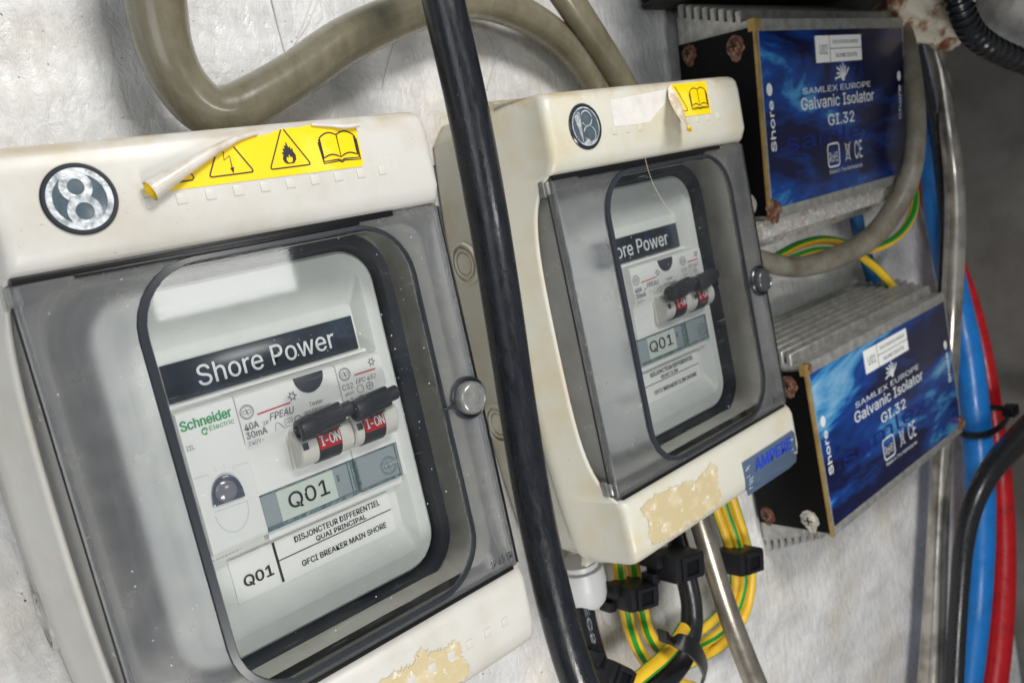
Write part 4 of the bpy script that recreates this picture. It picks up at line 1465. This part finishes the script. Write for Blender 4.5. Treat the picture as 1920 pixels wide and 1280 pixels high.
cable('hose', 'thick olive hose sagging in a bend above the nearest box then arching to the right', 'hose',
      [(240, -260, 30), (278, -60, 26), (291, 0, 25), (306, 80, 24), (335, 150, 23), (382, 202, 22), (430, 208, 22), (490, 180, 22), (560, 138, 21), (640, 82, 20), (720, 42, 20), (800, 12, 19), (880, -3, 18), (960, 18, 17), (1035, 62, 16), (1088, 115, 15), (1122, 172, 14), (1160, 260, 14), (1210, 400, 14)],
      wpx=[118, 114, 113, 104, 98, 98, 96, 90, 88, 86, 82, 78, 74, 66, 58, 52, 49, 48, 46], material=M['olive'], group='olive hoses', n=30)
cable('hose', 'straight olive hose running down behind the top of the yellowed box', 'hose',
      [(960, -190, 30), (1028, -60, 27), (1066, 0, 26), (1116, 76, 24), (1166, 156, 22), (1216, 250, 20), (1260, 350, 18)],
      wpx=[66, 62, 58, 54, 50, 48, 46], material=M['olive'], group='olive hoses', n=28)
bc, sp, rs = cable('power_cable', 'thick black rubber cable running down between the two electrical boxes', 'cable',
                   [(796, -170, 66), (831, 0, 66), (875, 195, 65), (912, 390, 64), (943, 580, 63), (970, 760, 63), (1000, 940, 65), (1041, 1130, 68), (1089, 1285, 72), (1160, 1440, 76)],
                   wpx=[83, 81, 80, 78, 75, 72, 71, 71, 71, 73], material=M['black_rubber'], n=36)
cable('hose', 'dull grey hose curving down in front of the upper isolator and behind the yellowed box', 'hose',
      [(1690, 40, 52), (1702, 80, 58), (1712, 150, 64), (1717, 220, 66), (1713, 290, 64), (1700, 345, 58), (1675, 395, 52), (1643, 437, 47), (1603, 466, 43), (1552, 488, 40), (1501, 500, 37), (1455, 496, 35), (1400, 478, 32), (1350, 450, 28)],
      wpx=[26, 30, 33, 36, 39, 41, 42, 42, 42, 42, 40, 39, 38, 36], material=M['grey_hose'], n=26)
cable('battery_cable', 'bright blue cable running down beside the isolators', 'cable',
      [(1700, 60, 20), (1722, 150, 20), (1738, 240, 22), (1751, 340, 22), (1766, 440, 22), (1793, 560, 24), (1814, 660, 26), (1826, 760, 26), (1835, 860, 26), (1838, 960, 26), (1836, 1070, 26), (1829, 1170, 24), (1815, 1290, 24), (1796, 1400, 24)],
      wpx=[40, 42, 44, 46, 48, 50, 52, 53, 53, 53, 50, 48, 46, 44], material=M['blue_cable'], n=28)
cable('battery_cable', 'deep red cable running down along the dark side wall, right of the blue cable', 'cable',
      [(1700, 200, 10), (1722, 330, 11), (1762, 430, 12), (1797, 506, 14), (1822, 580, 16), (1842, 660, 18), (1858, 750, 20), (1869, 830, 20), (1877, 900, 21), (1881, 1000, 22), (1880, 1100, 22), (1873, 1200, 22), (1860, 1300, 22), (1845, 1400, 22)],
      wpx=[20, 24, 28, 32, 34, 34, 34, 36, 38, 41, 44, 46, 48, 50], material=M['red_cable'], n=28)
cable('pipe', 'shiny grey plastic pipe running down in front of the blue cable', 'pipe',
      [(1728, 20, 44), (1747, 75, 46), (1766, 150, 48), (1781, 265, 48), (1789, 340, 46), (1791, 430, 42), (1788, 506, 38), (1784, 578, 34), (1779, 677, 28), (1771, 800, 24), (1765, 884, 22), (1758, 1018, 22), (1752, 1152, 22), (1744, 1290, 22), (1736, 1420, 22)],
      wpx=[28, 30, 31, 33, 35, 37, 37, 37, 36, 35, 35, 38, 42, 46, 50], material=M['clear_pipe'], n=26)
cable('black_wire', 'thin black wire beside the grey pipe at upper right', 'wire',
      [(1705, 50, 56), (1722, 100, 50), (1742, 180, 44), (1757, 260, 38), (1766, 350, 33), (1769, 450, 30), (1764, 560, 24), (1752, 680, 15)], wpx=14, material=M['black_cable'], n=16)
cable('black_cable', 'black cable bending down in front of the blue and red cables at the right edge', 'cable',
      [(2010, 745, 70), (1950, 788, 66), (1906, 828, 62), (1868, 868, 58), (1840, 912, 54), (1819, 965, 50), (1806, 1030, 47), (1799, 1110, 45), (1793, 1200, 43), (1788, 1300, 42), (1784, 1420, 42)],
      wpx=[56, 52, 48, 42, 38, 36, 35, 33, 33, 34, 34], material=M['black_cable'], n=26)

# corrugated conduit, ribs as real rings
P = [at(*p) for p in [(1778, -60, 96), (1796, 0, 96), (1808, 34, 96), (1824, 62, 96), (1850, 84, 97), (1884, 102, 98), (1925, 118, 100), (1990, 140, 104)]]
sp = spline(P, 14)
q = MB()
r0 = rpx(P[2], 48)
rl = [r0 * (1.0 if (i % 5) in (0, 1, 2) else 0.84) for i in range(len(sp))]
q.tube(sp, rl, 26)
o = build('corrugated_conduit', q, M['black_cable'], smooth=25)
recentre(o, tuple(sp[len(sp) // 2]))
tag(o, 'black ribbed conduit crossing the top right corner', 'conduit')

# green-yellow earth wires
EW = [M['yel'], M['grn']]
GE_ = 'green and yellow earth wires'


def ew(label, pts, wpx, stripe=((20, 95), (200, 275))):
    return cable('earth_wire', label, 'wire', pts, wpx=wpx, mats=EW, stripe=stripe, group=GE_, n=24)


ew('green and yellow wire arching behind the grey hose above the lower isolator', [(1380, 520, 22), (1420, 502, 23), (1458, 480, 24), (1500, 459, 25), (1545, 450, 25), (1590, 460, 24), (1622, 486, 24), (1650, 510, 24), (1680, 545, 22)], 17)
ew('green and yellow wire looping up to the right of the grey hose between the isolators', [(1400, 530, 28), (1440, 508, 28), (1480, 487, 29), (1530, 471, 30), (1585, 470, 30), (1640, 466, 30), (1682, 444, 29), (1708, 408, 28), (1715, 370, 26), (1706, 330, 22)], 16)
ew('left green and yellow wire under the yellowed box, held in the black clip', [(1158, 1000, 20), (1160, 1060, 20), (1166, 1104, 20), (1174, 1146, 20), (1182, 1180, 19), (1196, 1216, 18), (1222, 1250, 16), (1262, 1276, 14), (1300, 1290, 12)], 25, ((100, 160), (280, 330)))
ew('second green and yellow wire under the yellowed box, right of the leftmost one', [(1184, 1000, 22), (1188, 1060, 22), (1194, 1102, 22), (1204, 1144, 22), (1214, 1182, 20), (1234, 1212, 18), (1262, 1226, 14), (1300, 1224, 12), (1330, 1200, 10)], 25, ((130, 190), (300, 350)))
ew('green and yellow wire crossing low to the bottom edge in front of the black loop', [(1282, 1178, 36), (1262, 1210, 40), (1240, 1235, 42), (1208, 1262, 44), (1175, 1290, 46), (1120, 1340, 48)], 27, ((0, 60), (190, 250)))
ew('leftmost of three green and yellow wires right of the steel pipe', [(1325, 900, 16), (1345, 960, 18), (1360, 1002, 20), (1372, 1050, 20), (1378, 1094, 19), (1362, 1136, 17), (1335, 1164, 15), (1308, 1184, 13), (1270, 1204, 12)], 19, ((20, 95), (200, 275)))
ew('middle of three green and yellow wires right of the steel pipe', [(1345, 900, 20), (1363, 960, 22), (1378, 1002, 24), (1390, 1050, 24), (1394, 1092, 23), (1380, 1144, 21), (1350, 1184, 19), (1316, 1206, 16), (1275, 1226, 14)], 19, ((100, 150), (280, 330)))
ew('rightmost of three green and yellow wires right of the steel pipe', [(1362, 900, 18), (1381, 960, 20), (1394, 1002, 22), (1405, 1050, 22), (1408, 1090, 21), (1396, 1150, 18), (1362, 1200, 16), (1322, 1228, 14), (1278, 1250, 12)], 19, ((60, 110), (220, 275)))

cable('pipe', 'brushed steel pipe slanting down below the yellowed box', 'pipe',
      [(1285, 890, 38), (1305, 955, 40), (1322, 1010, 42), (1345, 1085, 44), (1370, 1160, 46), (1400, 1240, 47), (1428, 1310, 48), (1460, 1390, 48)],
      wpx=[38, 39, 40, 40, 41, 43, 45, 46], material=M['steel_hose'], n=30)
cable('black_cable', 'black cable dropping below the yellowed box and curving left to the bottom edge', 'cable',
      [(1262, 985, 30), (1277, 1040, 30), (1288, 1086, 31), (1296, 1126, 32), (1297, 1165, 32), (1290, 1200, 32), (1276, 1232, 32), (1252, 1262, 32), (1218, 1292, 32), (1170, 1330, 32)],
      wpx=[38, 40, 40, 40, 42, 44, 48, 52, 54, 54], material=M['black_cable'], n=28)
eo, sp, rs = cable('black_cable', 'short black cable with white lettering under the white gland', 'cable',
                   [(1082, 1092, 24), (1092, 1126, 26), (1103, 1176, 28), (1117, 1228, 30), (1134, 1278, 32), (1156, 1340, 34)],
                   wpx=[38, 38, 38, 39, 41, 42], material=M['black_cable'], n=28)
cable('blue_wire', 'blue wire hanging behind the grey hose between the two isolators', 'wire',
      [(1592, 340, 9), (1602, 390, 9), (1612, 440, 10), (1626, 490, 10), (1640, 530, 9), (1655, 570, 8)], wpx=25, material=mat('dim_blue_wire', (24, 86, 140), .5), n=18)

# lettering on the black cable, wrapped along it
fr = [Vector(p) for p in sp]


def on_tube(s_frac, ang, extra=.15):
    f = s_frac * (len(fr) - 1)
    i = min(len(fr) - 2, int(f))
    p = fr[i].lerp(fr[i + 1], f - i)
    t = (fr[i + 1] - fr[i]).normalized()
    zc_ = Vector((-.55, .05, .83))
    nn = (zc_ - t * zc_.dot(t)).normalized()
    bb = t.cross(nn)
    return p + (nn * math.cos(ang) + bb * math.sin(ang)) * (rs[i] + extra)


t = text('EC5', 0, 0, 1, 1, 0, M['ink_white'], None, name='lettering', bold=.0)
for v in t.data.vertices:
    u, h = v.co.x / S, v.co.z / S
    v.co = V(on_tube(.23 + .26 * u, -.30 + .42 * h))
t.parent = eo
t.matrix_parent_inverse = Matrix.Identity(4)
t.data.transform(Matrix.Translation(-eo.location))
t.data.materials[0] = mat('faded_print', (130, 140, 150), .6)

# white gland below the yellowed box
q = MB()
gp = at(1092, 1072, 24)
q.lathe((0, 0, 0), 'y', [(6, 9.5), (3, 9.5), (2.8, 11.2), (-5, 11.4), (-5.3, 10.9), (-11, 10.4), (-14.4, 9.2), (-16.2, 7.5), (-16.4, 5.5)], 8 * 5)
o = build('cable_gland', q, M['gland'], loc=(gp[0] - 1, gp[1], gp[2]), smooth=35)
tag(o, 'white plastic cable gland under the lower left of the yellowed box', 'cable gland')

# sealed grey wall tube seen between the black loop and the gland
# cable ties --------------------------------------------------------


def tie(label, px, py, z, u_px, wband, L, H, D, r_ring=None, ears=True):
    """saddle clip: a block with a raised frame, its long side along the direction towards u_px"""
    c = Vector(at(px, py, z))
    d = Vector(at(u_px[0], u_px[1], z)) - c
    ang = math.atan2(d.y, d.x)
    root = thing('cable_tie', label, 'cable tie', tuple(c), 'black nylon cable ties')
    root.rotation_euler = (0, -ang, 0)
    q = MB()
    q.box((-L / 2, -H / 2, -D * .5), (L / 2, H / 2, D * .5))
    build('strap', q, M['tie'], root, bevel=min(2.2, H * .22))
    q = MB()
    f0, f1 = D * .5 - .5, D * .5 + 1.8
    q.box((-L * .34, -H * .42, f0), (L * .34, -H * .26, f1))
    q.box((-L * .34, H * .26, f0), (L * .34, H * .42, f1))
    q.box((-L * .34, -H * .30, f0), (-L * .22, H * .30, f1))
    q.box((L * .18, -H * .30, f0), (L * .34, H * .30, f1))
    hd = build('head', q, M['tie'], root, bevel=.4)
    q = MB()
    for k in range(9):
        q.box((-L * .18 + k * L * .038, -H * .24, f0), (-L * .18 + k * L * .038 + L * .018, H * .24, f1 - 1.2))
    build('ratchet_teeth', q, M['tie'], hd)
    if ears:
        for a_, b_ in (((-L / 2 - L * .14, -H * .62, -D * .5), (-L / 2 + 2, -H * .2, -D * .1)), ((-L / 2 - L * .18, H * .05, -D * .5), (-L / 2 + 2, H * .55, D * .1))):
            q = MB()
            q.box(a_, b_)
            build('tail', q, M['tie'], root, bevel=.7)
    return root


tie('black cable clip around two green and yellow wires left of the black cable', 1184, 1112, 28, (1260, 1088), 0, 21, 12, 19)
tie('black cable clip at the top of the black cable under the yellowed box', 1266, 1056, 40, (1330, 1034), 0, 23, 13, 20)
tie('black cable clip around three green and yellow wires right of the steel pipe', 1384, 1048, 26, (1450, 1026), 0, 23, 13, 20, ears=False)
tie('black cable tie at the bottom of the lettered black cable', 1140, 1262, 38, (1200, 1290), 0, 17, 12, 19)
# diagonal tie over the black loop
pts = [(1236, 1190, 40), (1262, 1198, 50), (1290, 1208, 55), (1312, 1230, 50), (1322, 1256, 40), (1318, 1272, 34)]
sp = spline([at(*p) for p in pts], 6)
q = MB()
rings = []
for i, p in enumerate(sp):
    t_ = (sp[min(i + 1, len(sp) - 1)] - sp[max(i - 1, 0)]).normalized()
    s_ = t_.cross(Vector((0.2, 0.1, 1))).normalized() * (4.5 - abs(i / len(sp) - .5) * 3)
    n_ = Vector((0, 0, 1)) * 1.0
    rings.append([tuple(p + s_ + n_), tuple(p - s_ + n_), tuple(p - s_ - n_), tuple(p + s_ - n_)])
q.loft(rings, True, True, True)
o = build('cable_tie', q, M['tie'], bevel=.5)
recentre(o, tuple(sp[len(sp) // 2]))
tag(o, 'black tie strapped diagonally over the bend of the black cable at the bottom', 'cable tie', 'black nylon cable ties')
# tie round the blue and red cables
c = at(1845, 788, 27)
root = thing('cable_tie', 'thin black tie around the blue and red cables beside the lower isolator', 'cable tie', c, 'black nylon cable ties')
q = MB()
ring = []
for k in range(40):
    a = 2 * PI * k / 40
    x = -2 + 28 * math.copysign(abs(math.cos(a)) ** .8, math.cos(a))
    zz = 17 * math.copysign(abs(math.sin(a)) ** .8, math.sin(a))
    ring.append((x, 3.5 * math.cos(a), zz))
q.loft([[(x, y - 2.6, z) for x, y, z in ring], [(x, y + 2.6, z) for x, y, z in ring], [(x * .95, y + 2.6, z * .93) for x, y, z in ring], [(x * .95, y - 2.6, z * .93) for x, y, z in ring], [(x, y - 2.6, z) for x, y, z in ring]], True)
build('strap', q, M['tie'], root)
q = MB()
q.box((14, -1.5, 9), (27, 7.5, 19))
build('head', q, M['tie'], root, bevel=1.2)

# ------------------------------------------------------------------ things at the top right
q = MB()
q.box((352, 92, 2), (640, 190, 86))
q.box((352, 88, 2), (640, 92.2, 60))
q.box((300, 76, 100), (700, 190, 225))  # out-of-frame slab added to cast shade on the upper isolator
q.box((345, 95, 84), (650, 190, 101))
o = build('black_shelf', q, M['shelf'], bevel=2)
recentre(o, (480, 92, 2))
tag(o, 'dark shelf edge above the upper isolator, with unseen slab added to shade it', 'shelf')


def lump(name, label, cat, px, py, z, sx, sy, sz, material, seed, amp=.22, det=3):
    c = at(px, py, z)
    bm = bmesh.new()
    bmesh.ops.create_icosphere(bm, subdivisions=5, radius=1)
    rnd = random.Random(seed)
    K = [(rnd.uniform(-1, 1), rnd.uniform(-1, 1), rnd.uniform(-1, 1), rnd.uniform(0, 6.3), rnd.choice([2.2, 3.4, 5.5, 9])) for _ in range(14)]
    for v in bm.verts:
        p = v.co.normalized()
        d = 1 + sum(amp / f_ * 2 * math.sin(f_ * (a * p.x + b_ * p.y + c_ * p.z) * 1.7 + ph) for a, b_, c_, ph, f_ in K) * .5
        v.co = Vector((p.x * d * sx * S, p.z * d * sz * S, p.y * d * sy * S))
    me = bpy.data.meshes.new(name)
    bm.to_mesh(me)
    bm.free()
    me.materials.append(material)
    me.shade_smooth()
    o = bpy.data.objects.new(name, me)
    COL.objects.link(o)
    o.location = V(c)
    tag(o, label, cat)
    return o


lump('foam_lump', 'lump of dried brown-stained foam sealant above the grey hoses', 'sealant', 1738, 18, 62, 26, 26, 24, M['foam'], 4)
lump('foam_lump', 'small torn end of foam sealant beside the ribbed conduit', 'sealant', 1776, 58, 66, 15, 10, 14, M['foam'], 9, .35)
lump('lagged_pipe', 'white wrapped pipe behind the ribbed conduit in the top right corner', 'pipe', 1905, 28, 60, 42, 34, 26, M['whitewrap'], 12, .1)
